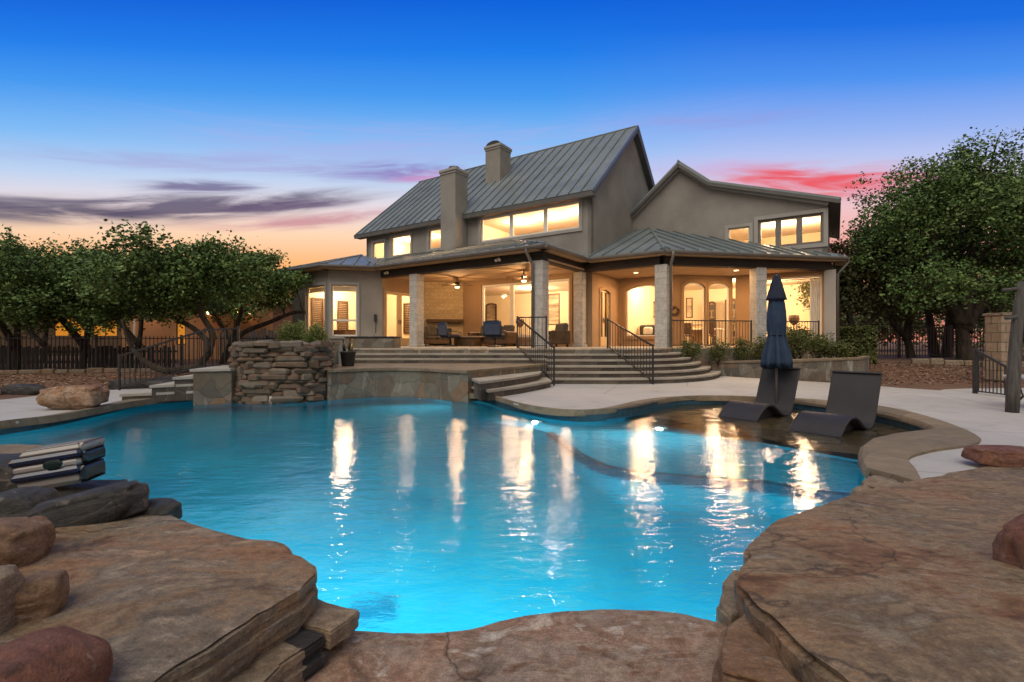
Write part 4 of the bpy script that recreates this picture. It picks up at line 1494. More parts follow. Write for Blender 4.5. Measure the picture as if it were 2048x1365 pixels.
room([(-11.4, V1 + .17), (.12, V1 + .17), (.12, 10.5), (-11.4, 10.5)], FL, 3.95, skip=(0,))
room([(.47, 6.23), (2.86, 6.23), (4.45, 7.84), (7.54, 7.84), (7.54, 13.0), (.47, 13.0)], FL, 3.84, skip=(0, 1, 2))
room([(-11.45, -1.33), (-9.16, -1.33), (-7.76, .05), (-7.76, 3.12), (-11.45, 3.12)], FL, 3.7, skip=(0, 1, 2))
room([(-6.0, V1 + .17), (.12, V1 + .17), (.12, 8.2), (-6.0, 8.2)], 4.9, 6.72, skip=(0,))
room([(-12.45, V1 + .17), (-6.1, V1 + .17), (-6.1, 8.2), (-12.45, 8.2)], 4.9, 6.72, skip=(0,))
room([(3.9, 7.87), (7.54, 7.87), (7.54, 12), (3.9, 12)], 4.25, 6.02, skip=(0,))

def lamp(u, v, z, w, c=(1, .65, .37), r=.24, name='room_lamp'):
    L = bpy.data.lights.new(name, 'POINT')
    L.energy = w
    L.color = c
    L.shadow_soft_size = r
    o = bpy.data.objects.new(name, L)
    o.location = uv(u, v, z)
    col.objects.link(o)
    return o

def ceiling_light(u, v, z, label, w):
    t = empty('ceiling_light', uv(u, v, z), 0)
    tag(t, label, 'ceiling light', 'lit ceiling lights seen through the windows')
    MB().lathe([(.17, 0), (.17, -.02), (.15, -.03)], 18).build('rim', M['brass'], t, True)
    MB().lathe([(.15, -.025), (.14, -.06), (.09, -.10), (.02, -.115)], 18).build('glass_shade', M['lamp_warm'], t, True)
    lamp(u, v, z - .32, w)
WARM = 1.0
for u_, v_, z_, t_, w_ in (  # rooms given extra lamps to widen their streaks on the pool
        (-4.7, 5.3, 3.95, 'lit ceiling light in the great room behind the left patio window', 330),
        (-3.1, 5.3, 3.95, 'lit ceiling light in the great room behind the middle patio window', 330),
        (-1.6, 5.3, 3.95, 'lit ceiling light in the great room behind the corner patio column', 330),
        (-5.3, 8.2, 3.95, 'lit ceiling light deep in the great room, above the framed doorway', 480),
        (1.0, 7.5, 3.84, 'nearer lit ceiling light behind the single arched window', 165),
        (1.8, 8.5, 3.84, 'farther lit ceiling light behind the single arched window', 165),
        (3.7, 8.5, 3.84, 'lit ceiling light behind the first of the twin arched windows', 230),
        (4.5, 9.5, 3.84, 'lit ceiling light above the white dining table', 240),
        (5.6, 10.4, 3.84, 'lit ceiling light behind the second of the twin arched windows', 380),
        (6.0, 9.4, 3.84, 'lit ceiling light behind the square porch window, left of the ornament', 170),
        (6.95, 9.0, 3.84, 'lit ceiling light behind the square porch window, by the curtain', 180),
        (-10.5, .3, 3.7, 'lit ceiling light in the left room behind the first bay window', 300),
        (-9.0, 1.0, 3.7, 'lit ceiling light in the left room behind the angled bay window', 200),
        (-8.4, 2.3, 3.7, 'lit ceiling light in the left room beside the french doors', 200),
        (-.95, 5.3, 6.72, 'lit ceiling light behind the right upstairs window of the three', 265),
        (-2.6, 5.3, 6.72, 'lit ceiling light behind the middle upstairs window of the three', 265),
        (-4.3, 5.3, 6.72, 'lit ceiling light behind the left upstairs window of the three', 265),
        (-11.6, 5.2, 6.72, 'lit ceiling light behind the smallest upstairs window', 230),
        (-9.9, 5.2, 6.72, 'lit ceiling light behind the second small upstairs window', 230),
        (-7.6, 5.2, 6.72, 'lit ceiling light behind the upstairs window beside the chimney', 200),
        (5.8, 9.3, 6.02, 'lit ceiling light upstairs in the right wing, left of two', 205),
        (7.0, 9.3, 6.02, 'lit ceiling light upstairs in the right wing, right of two', 205)):
    ceiling_light(u_, v_, z_, t_, w_ * .82)
# fan lamps and added lamps that wash the porch ceiling and walls
lamp(-5.0, 1.7, 3.28, 100, (1, .58, .26), .09)
lamp(-1.6, 1.5, 3.28, 115, (1, .58, .26), .09)
def disc(u, v, z, w, c=(1, .58, .26)):  # lamps added to the right porch, no fixture seen there
    L = bpy.data.lights.new('porch_lamp', 'AREA')
    L.shape = 'DISK'
    L.size = .15
    L.energy = w
    L.color = c
    o = bpy.data.objects.new('porch_lamp', L)
    o.location = uv(u, v, z)
    col.objects.link(o)
disc(1.6, 4.5, CE - .02, 90)
disc(4.9, 6.0, CE - .02, 100)
# ------------------------------------------------------------------ terrace, stairs
def W2(p): return (p.x, p.y)
tfront = [Vector((1.0, 14.2, 0)), Vector((3.1, 14.2, 0)), Vector((4.1, 14.5, 0)), Vector((4.9, 15.2, 0)), Vector((5.35, 16.1, 0)), Vector((5.55, 16.9, 0))]
tpoly = [(-4.75, 14.2)] + [W2(p) for p in tfront[:-1]] + [W2(uv(3.35, 3.05)), W2(uv(7.95, 7.62)), W2(uv(7.6, 7.9)), W2(uv(.3, 7.7)), W2(uv(-7.7, 3.3)), W2(uv(-7.7, .05)), W2(uv(-8.4, -.85))]
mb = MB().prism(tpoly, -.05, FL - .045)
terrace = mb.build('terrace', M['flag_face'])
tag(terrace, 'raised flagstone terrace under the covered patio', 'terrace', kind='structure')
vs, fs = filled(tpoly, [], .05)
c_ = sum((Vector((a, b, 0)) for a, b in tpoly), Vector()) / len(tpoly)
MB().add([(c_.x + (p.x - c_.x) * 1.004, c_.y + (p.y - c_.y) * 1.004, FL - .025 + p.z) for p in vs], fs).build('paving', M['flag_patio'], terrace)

def tread(poly, z0, z1, parent, c=None):
    """one stone step: riser block and a tread slab with a small nosing"""
    MB().prism(poly, z0, z1 - .05).build('riser', M['flag_step_dark'], parent)
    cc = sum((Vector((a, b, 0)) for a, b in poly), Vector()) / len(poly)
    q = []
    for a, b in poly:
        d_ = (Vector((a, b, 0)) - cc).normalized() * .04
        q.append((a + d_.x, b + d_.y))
    o = MB().prism(q, z1 - .05, z1).build('tread', M['tread_stone_lit'], parent)
    return o

cur = catmull(tfront, 5)
stairs = empty('stone_staircase', (2, 14, 0))
tag(stairs, 'broad curved stone staircase of six steps from deck to patio', 'staircase')
RS = FL / 6
base_inv = Matrix.Translation((-2, -14, 0))
for k in range(1, 6):
    z1 = FL - RS * k
    a = offset(cur, -.28 * (k - 1) + .05)
    b = offset(cur, -.28 * k)
    for i in range(len(b)):
        b[i] = b[i] + Vector((.25 * k / 5 * max(0, (i - len(b) * .6) / (len(b) * .4)), 0, 0))
    poly = [(p.x - 2, p.y - 14) for p in b] + [(p.x - 2, p.y - 14) for p in reversed(a)]
    tread(poly, -.04, z1, stairs)

# lower platform by the pool, with stairs at its right end
PLZ = .52
pf = [px(x, y, .03) for x, y in ((655, 784), (750, 778), (835, 779), (905, 785))] + [px(936, 741, PLZ)]
pf = catmull([Vector((p.x, p.y, 0)) for p in pf], 5)
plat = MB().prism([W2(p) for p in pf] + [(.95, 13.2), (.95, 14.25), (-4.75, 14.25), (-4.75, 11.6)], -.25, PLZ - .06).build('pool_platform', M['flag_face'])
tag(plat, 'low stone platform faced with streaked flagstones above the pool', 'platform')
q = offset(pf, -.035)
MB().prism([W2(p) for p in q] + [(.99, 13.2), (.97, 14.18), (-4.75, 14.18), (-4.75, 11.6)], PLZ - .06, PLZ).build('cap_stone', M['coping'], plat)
st2 = empty('stone_staircase', (-3.5, 14, 0))
tag(st2, 'two long shallow stone steps from the pool platform up to the patio', 'staircase')
for k, z1 in ((1, FL - .137), (2, FL - .274)):
    tread([(-1.1, .25 - .3 * k), (4.46, .25 - .3 * k), (4.46, .5 - .3 * k), (-1.1, .5 - .3 * k)], PLZ - .03, z1, st2)
st3 = empty('stone_staircase', (0, 11, 0))
tag(st3, 'short fanned stone steps from the platform down to the deck', 'staircase')
for z1, pts_ in ((.347, ((961, 763), (1010, 757), (1045, 752), (1076, 747))), (.173, ((980, 780), (1038, 772), (1074, 766), (1101, 761)))):
    f_ = [px(x, y, z1) for x, y in pts_]
    tread([(p.x, p.y - 11) for p in f_] + [(.9, 2.6), (-.7, .6), (-.85, -.6)], -.04, z1, st3)

# left steps and their landing
lst = empty('stone_staircase', (-6.6, 10, 0))
tag(lst, 'short pale stone steps climbing beside the rock waterfall', 'staircase')
for x0, z1, m in ((-7.42, .14, 0), (-7.03, .285, 1), (-6.72, .43, 2)):
    y0 = 9.15 + (x0 + 7.4) * .55
    tread([(x0 + 6.6, y0 - 10 + .02 * m), (-5.9 + 6.6, 10.15 - 10 + .02 * m), (-5.9 + 6.6, 11.2 - 10), (x0 + 6.6 - .25, y0 + 1.3 - 10)], -.04, z1, lst).data.materials[0] = M['pale_step']
land = MB().prism([(-6.45, 9.72), (-5.85, 10.02), (-5.85, 11.3), (-6.75, 11.3)], -.2, .53).build('stone_landing', M['flag_face'])
tag(land, 'flagstone faced landing at the top of the pale side steps', 'landing')
MB().prism([(-6.49, 9.67), (-5.85, 9.98), (-5.85, 11.33), (-6.8, 11.33)], .53, .58).build('cap_stone', M['pale_step'], land)

# ------------------------------------------------------------------ rock waterfall and raised spa
random.seed(5)
rw = MB()
def stone(cx, cy, cz, hx, hy, hz, rz=0.0):
    """one split fieldstone: a block with worn, uneven corners"""
    b = MB()
    r = min(hx, hz) * random.uniform(.45, .85)
    b.rbox(-hx, hx, -hy, hy, -hz, hz, r)
    o = Vector((random.random() * 50, random.random() * 50, random.random() * 50))
    sh_, tp = random.uniform(-.22, .22), random.uniform(-.18, .18)
    ca, sa = cos(rz), sin(rz)
    vs = []
    for p in b.v:
        q = Vector(p)
        n1 = noise.noise_vector(q * 7 + o)
        q += Vector((n1.x * .035, n1.y * .04, n1.z * .02))
        q.z *= 1 + tp * q.x / hx
        q.x += sh_ * q.z
        vs.append((cx + q.x * ca - q.y * sa, cy + q.x * sa + q.y * ca, cz + q.z))
    rw.add(vs, b.f)
path = [Vector((-5.86, 11.3, 0)), Vector((-5.93, 10.55, 0)), Vector((-5.55, 10.27, 0)), Vector((-4.9, 10.28, 0)), Vector((-4.45, 10.44, 0)), Vector((-4.28, 10.8, 0)), Vector((-4.36, 11.2, 0))]
path = catmull(path, 8)
L = [0]
for a, b in zip(path, path[1:]): L.append(L[-1] + (b - a).length)
def along(s):
    for i in range(len(L) - 1):
        if L[i + 1] >= s: return path[i].lerp(path[i + 1], (s - L[i]) / (L[i + 1] - L[i])), (path[i + 1] - path[i]).normalized()
    return path[-1], (path[-1] - path[-2]).normalized()
z = -.25
while z < 1.03:
    h = random.uniform(.065, .14)
    s = random.uniform(-.1, .1)
    while s < L[-1]:
        w = random.choice((random.uniform(.12, .25), random.uniform(.3, .6)))
        h2 = h * random.choice((.8, 1, 1, 1.25, 1.5))
        p, t = along(min(L[-1], max(0, s + w / 2)))
        bat = (1.05 - z) * .07
        out_ = Vector((t.y, -t.x, 0)) * (random.uniform(-.05, .06) + bat)
        stone(p.x + out_.x, p.y + out_.y, z + h / 2 + random.uniform(-.02, .02), w / 2 + .034, .17, h2 / 2 + .024, math.atan2(t.y, t.x) + random.uniform(-.06, .06))
        s += w + .006
    z += h * .98
fall = rw.build('rock_waterfall', M['dry_stone'], None, False)
sharp(fall, 32)
tag(fall, 'stacked fieldstone waterfall wall standing in the pool', 'waterfall')
MB().prism([(p.x + (-4.9 - p.x) * .06, p.y + (11.6 - p.y) * .1) for p in path], -.3, 1.0).build('core', M['stone_brown'], fall)
tr = MB()
p0 = Vector((-5.05, 10.02, 0))
tr.add([(p0.x + dx, p0.y + dy, zz) for zz, dx, dy in ((.02, -.03, .06), (.02, .03, .06), (-.06, -.045, 0), (-.06, .045, 0), (-.15, -.06, -.03), (-.15, .06, -.03))], [(0, 1, 3, 2), (2, 3, 5, 4)])
tr.build('water_trickle', M['chrome_beige'], fall, True)

spa = MB().prism([(-6.1, 11.42), (-4.25, 11.42), (-4.62, 12.2), (-4.8, 13.3), (-5.9, 13.3), (-6.4, 12.4)], .0, 1.06).build('raised_spa', M['pool_tile'])
tag(spa, 'raised spa with a dark tiled wall behind the rock waterfall', 'spa')
MB().prism([(-6.14, 11.38), (-4.21, 11.38), (-4.58, 12.2), (-4.77, 13.35), (-5.93, 13.35), (-6.45, 12.4)], 1.06, 1.125).build('rim', M['stone_dark'], spa)
bw = MB().rbox(-.85, .75, -.35, .35, 0, .34, .03).build('low_planter_wall', M['flag_face'], None, False, (-4.45, 15.6, FL - .02), -.1)
tag(bw, 'low stone planter wall against the left room, by the french doors', 'planter wall')
MB().rbox(-.88, .78, -.38, .38, .34, .39, .02).build('cap_stone', M['stone_dark'], bw)

# ice bucket with bottles
pb = px(692, 733, PLZ)
pot = MB().lathe([(.13, 0), (.15, .02), (.185, .33), (.20, .345), (.20, .375), (.17, .375), (.16, .30)], 24).build('bottle_tub', M['black_pot'], None, True, (pb.x, pb.y + .15, PLZ))
tag(pot, 'black tapered tub of bottles on the pool platform', 'tub')
for i, (dx, dy, tl_, mm, lb) in enumerate(((-.07, -.03, .12, 'gloss_green', 'green bottle leaning left in the black tub'), (.03, .04, -.02, 'gloss_black', 'tallest dark bottle in the black tub'), (.08, -.05, -.16, 'brass', 'amber bottle leaning right in the black tub'))):
    b_ = MB().lathe([(.037, 0), (.038, .2), (.03, .24), (.015, .275), (.014, .345), (.018, .35), (.018, .365)], 14).build('bottle', M[mm], None, True, (pb.x + dx, pb.y + .15 + dy, PLZ + .30))
    b_.rotation_euler = (0, -tl_, 0)
    if i == 1: b_.scale = (1, 1, 1.12)
    tag(b_, lb, 'bottle', 'bottles in the tub')

# ------------------------------------------------------------------ planter on the right
pa, pbb = px(1423, 750, 0), px(1727, 768, 0)
wl = [pa, px(1570, 757.5, 0), pbb, Vector((10.1, 13.6, 0)), Vector((11.2, 15.2, 0))]
zt = [.40, .50, .66, .66, .62]
wl_o = [Vector((p.x, p.y, 0)) for p in wl]
def strip(curve, zs, w, z0, dz=0.0, grow=0.0):
    a = offset(curve, -grow)
    b = offset(curve, w + grow)
    poly = [(p.x, p.y) for p in a] + [(p.x, p.y) for p in reversed(b)]
    top = [z + dz for z in zs] + [z + dz for z in reversed(zs)]
    return poly, top
poly, top = strip(wl_o, zt, .22, 0)
pw_ = MB().prism(poly, -.04, top).build('planter_wall', M['flag_face'])
tag(pw_, 'flagstone retaining wall of the planting bed beside the stairs', 'retaining wall')
poly2_, top2 = strip(wl_o, zt, .22, 0, .055, .03)
MB().prism(poly2_, top, top2).build('cap_stone', M['coping'], pw_)
soil = [(p.x, p.y, z - .05) for p, z in zip(offset(wl_o, .12), zt)] + [(uv(9.0, 8.2).x, uv(9.0, 8.2).y, .5), (uv(7.9, 7.7).x, uv(7.9, 7.7).y, .45), (uv(3.3, 3.2).x, uv(3.3, 3.2).y, .32)]
so = MB().prism([(a, b) for a, b, c in soil], -.03, [c for a, b, c in soil]).build('planting_bed', M['mulch'])
tag(so, 'dark mulched planting bed between the wall and the porch', 'planting bed', kind='structure')

# ------------------------------------------------------------------ railings and fences
def railing(pts, label, group=None, name='iron_railing', sp=.115, post=.045, top_=.035, base_gap=.08, posts=None, cat='railing', mat='dark_metal', bar=.014, finial=False):
    """pts: (x, y, z-foot, z-top) corner list"""
    o0 = Vector((pts[0][0], pts[0][1], pts[0][2]))
    t = empty(name, o0)
    tag(t, label, cat, group)
    m = M[mat]
    rel = [Vector((p[0], p[1], 0)) - Vector((o0.x, o0.y, 0)) for p in pts]
    zb = [p[2] - o0.z for p in pts]
    zt_ = [p[3] - o0.z for p in pts]
    hr, br, inf = MB(), MB(), MB()
    for i in range(len(pts) - 1):
        a, b = rel[i], rel[i + 1]
        hr.bar(a + Vector((0, 0, zt_[i])), b + Vector((0, 0, zt_[i + 1])), top_ * 1.3, top_)
        br.bar(a + Vector((0, 0, zb[i] + base_gap)), b + Vector((0, 0, zb[i + 1] + base_gap)), top_ * .8, top_ * .7)
        n = max(2, int((b - a).length / sp))
        for k in range(1, n):
            p = a.lerp(b, k / n)
            u0 = zb[i] + (zb[i + 1] - zb[i]) * k / n + base_gap
            u1 = zt_[i] + (zt_[i + 1] - zt_[i]) * k / n
            inf.box(p.x - bar / 2, p.x + bar / 2, p.y - bar / 2, p.y + bar / 2, u0, u1 + (.10 if finial else 0))
    hr.build('handrail', m, t)
    br.build('bottom_rail', m, t)
    inf.build('infill_bars', m, t)
    for i in range(len(pts)):
        if posts and i not in posts: continue
        p = rel[i]
        MB().rbox(p.x - post / 2, p.x + post / 2, p.y - post / 2, p.y + post / 2, zb[i] - .02, zt_[i] + (.14 if finial else .04), .006).build('post', m, t)
    return t
G = 'black iron stair and porch railings'
railing([(1.02, 14.32, FL, 1.86), (.16, 14.3, FL, 1.85), (1.08, 12.35, 0, .98)], 'black iron handrail on the left side of the broad stairs', G, sp=.12)
railing([(2.84, 14.28, FL, 1.80), (3.73, 12.72, 0, 1.02)], 'black iron handrail down the right side of the broad stairs', G, sp=.11)
railing([(-9.15, 11.2, 0, .80), (-7.0, 10.95, .50, 1.40), (-6.35, 11.15, .55, 1.45)], 'black iron handrail on the pale side steps by the waterfall', G, sp=.13)
a, b = uv(PC[0] + .22, PC[1] + .22), uv(PD[0] - .2, PD[1] - .2)
railing([(a.x, a.y, FL, 1.86), (b.x, b.y, FL, 1.86)], 'porch railing in front of the twin arched windows', G, sp=.115)
a, b = uv(PD[0] + .2, PD[1] + .2), uv(7.45, 7.45)
railing([(a.x, a.y, FL, 1.86), (b.x, b.y, FL, 1.86)], 'porch railing at the right end behind the closed umbrella', G, sp=.115)
railing([(10.12, 10.5, 0, .96), (10.05, 9.72, 0, .60)], 'short sloping iron railing by the wooden post', G, sp=.085, post=.07, base_gap=.06)

FG = 'dark iron fences at the garden edge'
railing([(-25, 16.0, 0, 1.25), (-21.5, 16.6, 0, 1.25), (-18.0, 17.2, 0, 1.25), (-15.4, 17.8, 0, 1.25), (-12.8, 18.6, 0, 1.25), (-10.4, 20.4, 0, 1.25), (-9.6, 22.6, 0, 1.25)], 'long dark iron fence under the oak trees', FG, 'iron_fence', sp=.125, post=.07, bar=.018, cat='fence', finial=True)
railing([(14.2, 22.0, .4, 1.75), (16.3, 22.0, .4, 1.75)], 'dark iron fence bay beside the hedge', FG, 'iron_fence', sp=.125, post=.07, bar=.022, cat='fence', finial=True)
railing([(17.75, 22.0, .4, 1.75), (20.0, 21.9, .4, 1.75), (24.0, 21.6, .4, 1.75), (30, 21, .4, 1.7)], 'dark iron fence behind the big oak trunk', FG, 'iron_fence', sp=.125, post=.07, bar=.022, cat='fence', finial=True)
railing([(16.38, 21.95, .42, 1.9), (17.67, 21.95, .42, 1.9)], 'dark iron garden gate between two fence bays', None, 'garden_gate', sp=.12, post=.09, bar=.024, cat='gate')
# weathered pickets of the neighbour behind
def picket(pts, label, h, seed):
    random.seed(seed)
    mb = MB()
    for (a, b) in zip(pts, pts[1:]):
        a, b = Vector(a), Vector(b)
        n = int((b - a).length / .15)
        d_ = (b - a).normalized()
        ang = math.atan2(d_.y, d_.x)
        for k in range(n):
            p = a.lerp(b, k / n)
            hh = h * random.uniform(.9, 1.05)
            mb.box(-.055, .055, -.012, .012, 0, hh, Matrix.Translation(p) @ Matrix.Rotation(ang, 4, 'Z') @ Matrix.Rotation(random.uniform(-.02, .02), 4, 'Y'))
        mb.bar(a + Vector((0, .04, h * .3)), b + Vector((0, .04, h * .3)), .05, .08)
        mb.bar(a + Vector((0, .04, h * .75)), b + Vector((0, .04, h * .75)), .05, .08)
    o = mb.build('picket_fence', M['weathered_wood'])
    return tag(o, label, 'fence')
picket([(-26, 18.6, 0), (-19, 19.4, 0), (-14.2, 20.4, 0)], 'low weathered wooden picket fence behind the iron fence at left', .95, 3)
picket([(-13.6, 22.5, 0), (-10.9, 23.6, 0), (-9.2, 26, 0)], 'tall weathered board fence beside the lit neighbour wall', 1.7, 4)

# stone curb under the fences, rocks edging the beds
def curb(pts, label, seed, h=.13):
    random.seed(seed)
    mb = MB()
    for a, b in zip(pts, pts[1:]):
        a, b = Vector(a), Vector(b)
        d_ = (b - a).normalized()
        s = 0
        while s < (b - a).length:
            w = random.uniform(.35, .7)
            p = a + d_ * (s + w / 2)
            mb.rbox(-w / 2 + .01, w / 2 - .01, -.11, .11, -.03, h * random.uniform(.8, 1.15), .03, Matrix.Translation(p) @ Matrix.Rotation(math.atan2(d_.y, d_.x) + random.uniform(-.06, .06), 4, 'Z'))
            s += w
    o = mb.build('stone_curb', M['stone_beige'])
    return tag(o, label, 'curb')
curb([(-25, 15.75, 0), (-18.0, 16.95, 0), (-12.8, 18.3, 0), (-10.2, 20.2, 0)], 'pale stone curb along the foot of the long iron fence', 9, .15)
curb([(15.2, 18.3, gz(15.2, 18.3)), (18.6, 16.9, gz(18.6, 16.9)), (21, 16.6, gz(21, 16.6))], 'rough stone curb on the mulch under the big oak', 10, .2)
eg = [(-9.9, 10.95, .5, .16, .09, .1), (-10.7, 10.55, .5, .2, .13, -.2), (-9.2, 11.75, .55, .22, .15, .35), (-11.5, 10.2, .55, .22, .11, .1), (-8.4, 12.3, .6, .28, .16, .3), (-12.4, 9.9, .5, .2, .12, -.1), (-8.0, 11.2, .42, .26, .17, .2)]
for i, (x, y, a, b, c, r) in enumerate(eg):
    boulder((x, y, c * .6), (a, b, c), r, M['stone_dark'], 'flat dark rock edging the mulch bed beside the left deck', 70 + i, 'edging_rock', 'rock', sub=3, flat=.5)['group'] = 'dark rocks edging the left bed'

# ------------------------------------------------------------------ loungers
def make_lounger(loc, rz, label):
    t = empty('pool_lounger', loc, rz)
    tag(t, label, 'lounger', 'dark moulded loungers on the shallow pool shelf')
    prof = [(0, .12), (.07, .175), (.18, .265), (.32, .335), (.46, .36), (.60, .335), (.74, .26), (.87, .185), (1.0, .15), (1.10, .165), (1.18, .23), (1.25, .36), (1.33, .56), (1.41, .76), (1.475, .92), (1.485, .935)]
    c = catmull([Vector((x, 0, z)) for x, z in prof], 4)
    n = len(c)
    th = .046
    lower = []
    for i, p in enumerate(c):
        d_ = (c[min(i + 1, n - 1)] - c[max(i - 1, 0)]).normalized()
        nn = Vector((d_.z, 0, -d_.x))
        lower.append(p + nn * th)
    mb = MB()
    w = .34
    rows = []
    for i in range(n):
        u_, l_ = c[i], lower[i]
        e = .014
        d1 = (l_ - u_).normalized() * e
        rows.append([(u_.x, -w + e, u_.z), (u_.x + d1.x, -w, u_.z + d1.z), (l_.x - d1.x, -w, l_.z - d1.z), (l_.x, -w + e, l_.z), (l_.x, w - e, l_.z), (l_.x - d1.x, w, l_.z - d1.z), (u_.x + d1.x, w, u_.z + d1.z), (u_.x, w - e, u_.z)])
    vs = [p for r in rows for p in r]
    fs = []
    for i in range(n - 1):
        for k in range(8):
            j = (k + 1) % 8
            fs.append((i * 8 + k, i * 8 + j, i * 8 + 8 + j, i * 8 + 8 + k))
    fs.append(list(range(7, -1, -1)))
    fs.append([(n - 1) * 8 + k for k in range(8)])
    mb.add(vs, fs)
    # side cheeks under the knee hump and the seat
    s = mb.build('shell', M['lounger'], t)
    fix_normals(s)
    sharp(s, 40)
    ck = MB()
    for sy in (-w + .14, w - .18):
        poly = [(p.x, p.z) for p in lower[4:34]] + [(1.1, 0.0), (.16, 0.0)]
        vs = [(x, sy, z) for x, z in poly] + [(x, sy + .04, z) for x, z in poly]
        k = len(poly)
        ck.add(vs, [list(range(k)), list(range(2 * k - 1, k - 1, -1))] + [(i, (i + 1) % k, k + (i + 1) % k, k + i) for i in range(k)])
    fix_normals(ck.build('leg', M['lounger'], t))
    return t
LA = math.atan2(.57, .82)
f1 = px(1478, 838, WATER)
make_lounger((f1.x - .02, f1.y + .06, SHZ), LA, 'dark moulded lounger standing beside the closed umbrella pole')
f2 = px(1634, 868, WATER)
make_lounger((f2.x - .02, f2.y + .06, SHZ), LA, 'dark moulded lounger nearest the tan coping, to the right of the umbrella')

# ------------------------------------------------------------------ umbrella
up_ = px(1553, 833, SHZ + .05)
ub = empty('patio_umbrella', (up_.x, up_.y, SHZ))
tag(ub, 'closed navy umbrella on a steel pole in the shallow pool shelf', 'umbrella')
UD = up_.y
def zz(y): return CAMH + (CY - y) / FPX * UD - SHZ
MB().tube([(0, 0, 0), (0, 0, zz(556))], .021, 12).build('pole', M['gutter'], ub, True)
MB().lathe([(.19, 0), (.19, .03), (.05, .05), (.045, .14)], 20).build('base', M['dark_metal'], ub, True)
def pleat(d):
    return lambda a, z: 1 + d * (abs(sin(4 * a + .6 * sin(z * 3))) - .55) + d * .5 * sin(8 * a + z * 4)
pf_ = [(.05, zz(571)), (.085, zz(590)), (.125, zz(612)), (.155, zz(632)), (.175, zz(650)), (.15, zz(664)), (.135, zz(671)), (.155, zz(684)), (.19, zz(704)), (.215, zz(722)), (.225, zz(733)), (.19, zz(731)), (.03, zz(700))]
pf_ = [(max(r, .17 if 600 < 0 else r), z) for r, z in pf_]
body = [(.06, zz(566)), (.10, zz(585)), (.135, zz(604)), (.165, zz(625)), (.175, zz(645)), (.16, zz(660)), (.14, zz(669)), (.155, zz(680)), (.19, zz(700)), (.222, zz(722)), (.232, zz(735)), (.20, zz(733)), (.02, zz(690))]
cn = MB().lathe([(r_ * .9, z_) for r_, z_ in reversed(body)], 64, None, pleat(.34)).build('canopy', M['fabric_navy2'], ub, True)
fix_normals(cn)
fl_ = [(.045, zz(552)), (.065, zz(557)), (.115, zz(576)), (.165, zz(594)), (.185, zz(600)), (.155, zz(600)), (.03, zz(570))]
cp_ = MB().lathe([(r_ * .9, z_) for r_, z_ in reversed(fl_)], 64, None, pleat(.22)).build('vent_flap', M['fabric_navy'], ub, True)
fix_normals(cp_)
MB().lathe([(.045, 0), (.05, .02), (.03, .045), (.02, .06), (.004, .065)], 14, Matrix.Translation((0, 0, zz(554)))).build('finial', M['dark_metal'], ub, True)
MB().lathe([(.133, -.012), (.141, -.012), (.141, .012), (.133, .012)], 32, Matrix.Translation((0, 0, zz(670)))).build('tie_strap', M['fabric_navy'], ub, True)

# ------------------------------------------------------------------ glossy machine on the ledge at left
mc = empty('pool_cleaner', pd(64, 978, 3.5), .18)
mc.scale = (.70, .70, 1.0)
tag(mc, 'glossy navy and beige pool cleaner lying between dark rocks', 'pool cleaner')
S_ = 3.55 / FPX
def pbox(name, x0, x1, y0, y1, z0, z1, mat, r=.02, dx=0.0):
    o = MB().rbox(x0, x1, y0, y1, z0, z1, r).build(name, M[mat], mc)
    o.rotation_euler = (0, -.10, 0)
    sharp(o, 20)
    return o
pbox('body', -.03, .56, -.16, .18, .0, .09, 'chrome_beige', .03)
pbox('bumper', -.05, .57, -.20, .20, .075, .135, 'gloss_navy', .02)
pbox('body', -.04, .57, -.19, .19, .12, .20, 'chrome_beige', .03)
pbox('bumper', -.06, .58, -.20, .20, .185, .245, 'gloss_navy', .02)
pbox('lid', .0, .57, -.15, .20, .23, .285, 'chrome_beige', .035)
pbox('hatch', .05, .52, -.12, .16, .284, .29, 'chrome_beige', .003)
pbox('hatch_gap', .04, .53, -.13, .17, .2835, .287, 'gloss_black', .001)
o = MB().lathe([(.001, 0), (.085, .0), (.088, .003), (.08, .006), (.001, .006)], 24, Matrix.Translation((.33, -.19, .17)) @ Matrix.Rotation(R(90), 4, 'X') @ Matrix.Diagonal((1, .42, 1, 1))).build('viewing_port', M['gloss_green'], mc, True)
o.rotation_euler = (0, -.10, 0)
pbox('end_cap', .545, .60, -.19, .17, .005, .125, 'gloss_black', .025)
pbox('end_cap', .56, .61, -.17, .17, .135, .225, 'gloss_black', .025)
pbox('end_cap', .55, .60, -.17, .19, .228, .29, 'chrome_beige', .025)

q_ = pd(64, 978, 3.5)
boulder((q_.x + .2, q_.y + .08, q_.z - .13), (.34, .24, .135), .18, M['stone_dark'], 'dark wet rock carrying the pool cleaner', 45, flat=.45)
# ------------------------------------------------------------------ right edge: post, pillar, table
wp = MB()
wp.tube([(0, 0, -.03), (.02, 0, .4), (.07, .02, 1.0), (.13, .03, 1.6), (.2, .02, 2.1)], [.085, .088, .08, .07, .065], 10)
post = wp.build('wooden_post', M['weathered_wood'], None, True, (px(2024, 825, 0).x, px(2024, 825, 0).y, 0))
tag(post, 'leaning grey weathered timber post at the picture edge', 'post')
MB().tube([(-.1, 0, 1.52), (.2, .0, 1.55), (.6, .1, 1.58)], .03, 8).build('brace', M['weathered_wood'], post, True)
MB().tube([(-.05, .1, 1.98), (.2, .02, 2.0), (.9, -.2, 1.95)], .028, 8).build('beam', M['weathered_wood'], post, True)
tb = empty('side_table', (8.95, 8.15, 0))
tag(tb, 'pale topped round table with dark curved legs beside the timber post', 'table')
MB().lathe([(.02, .50), (.42, .50), (.45, .515), (.45, .545), (.43, .555), (.02, .555)], 32).build('tabletop', M['concrete'], tb, True)
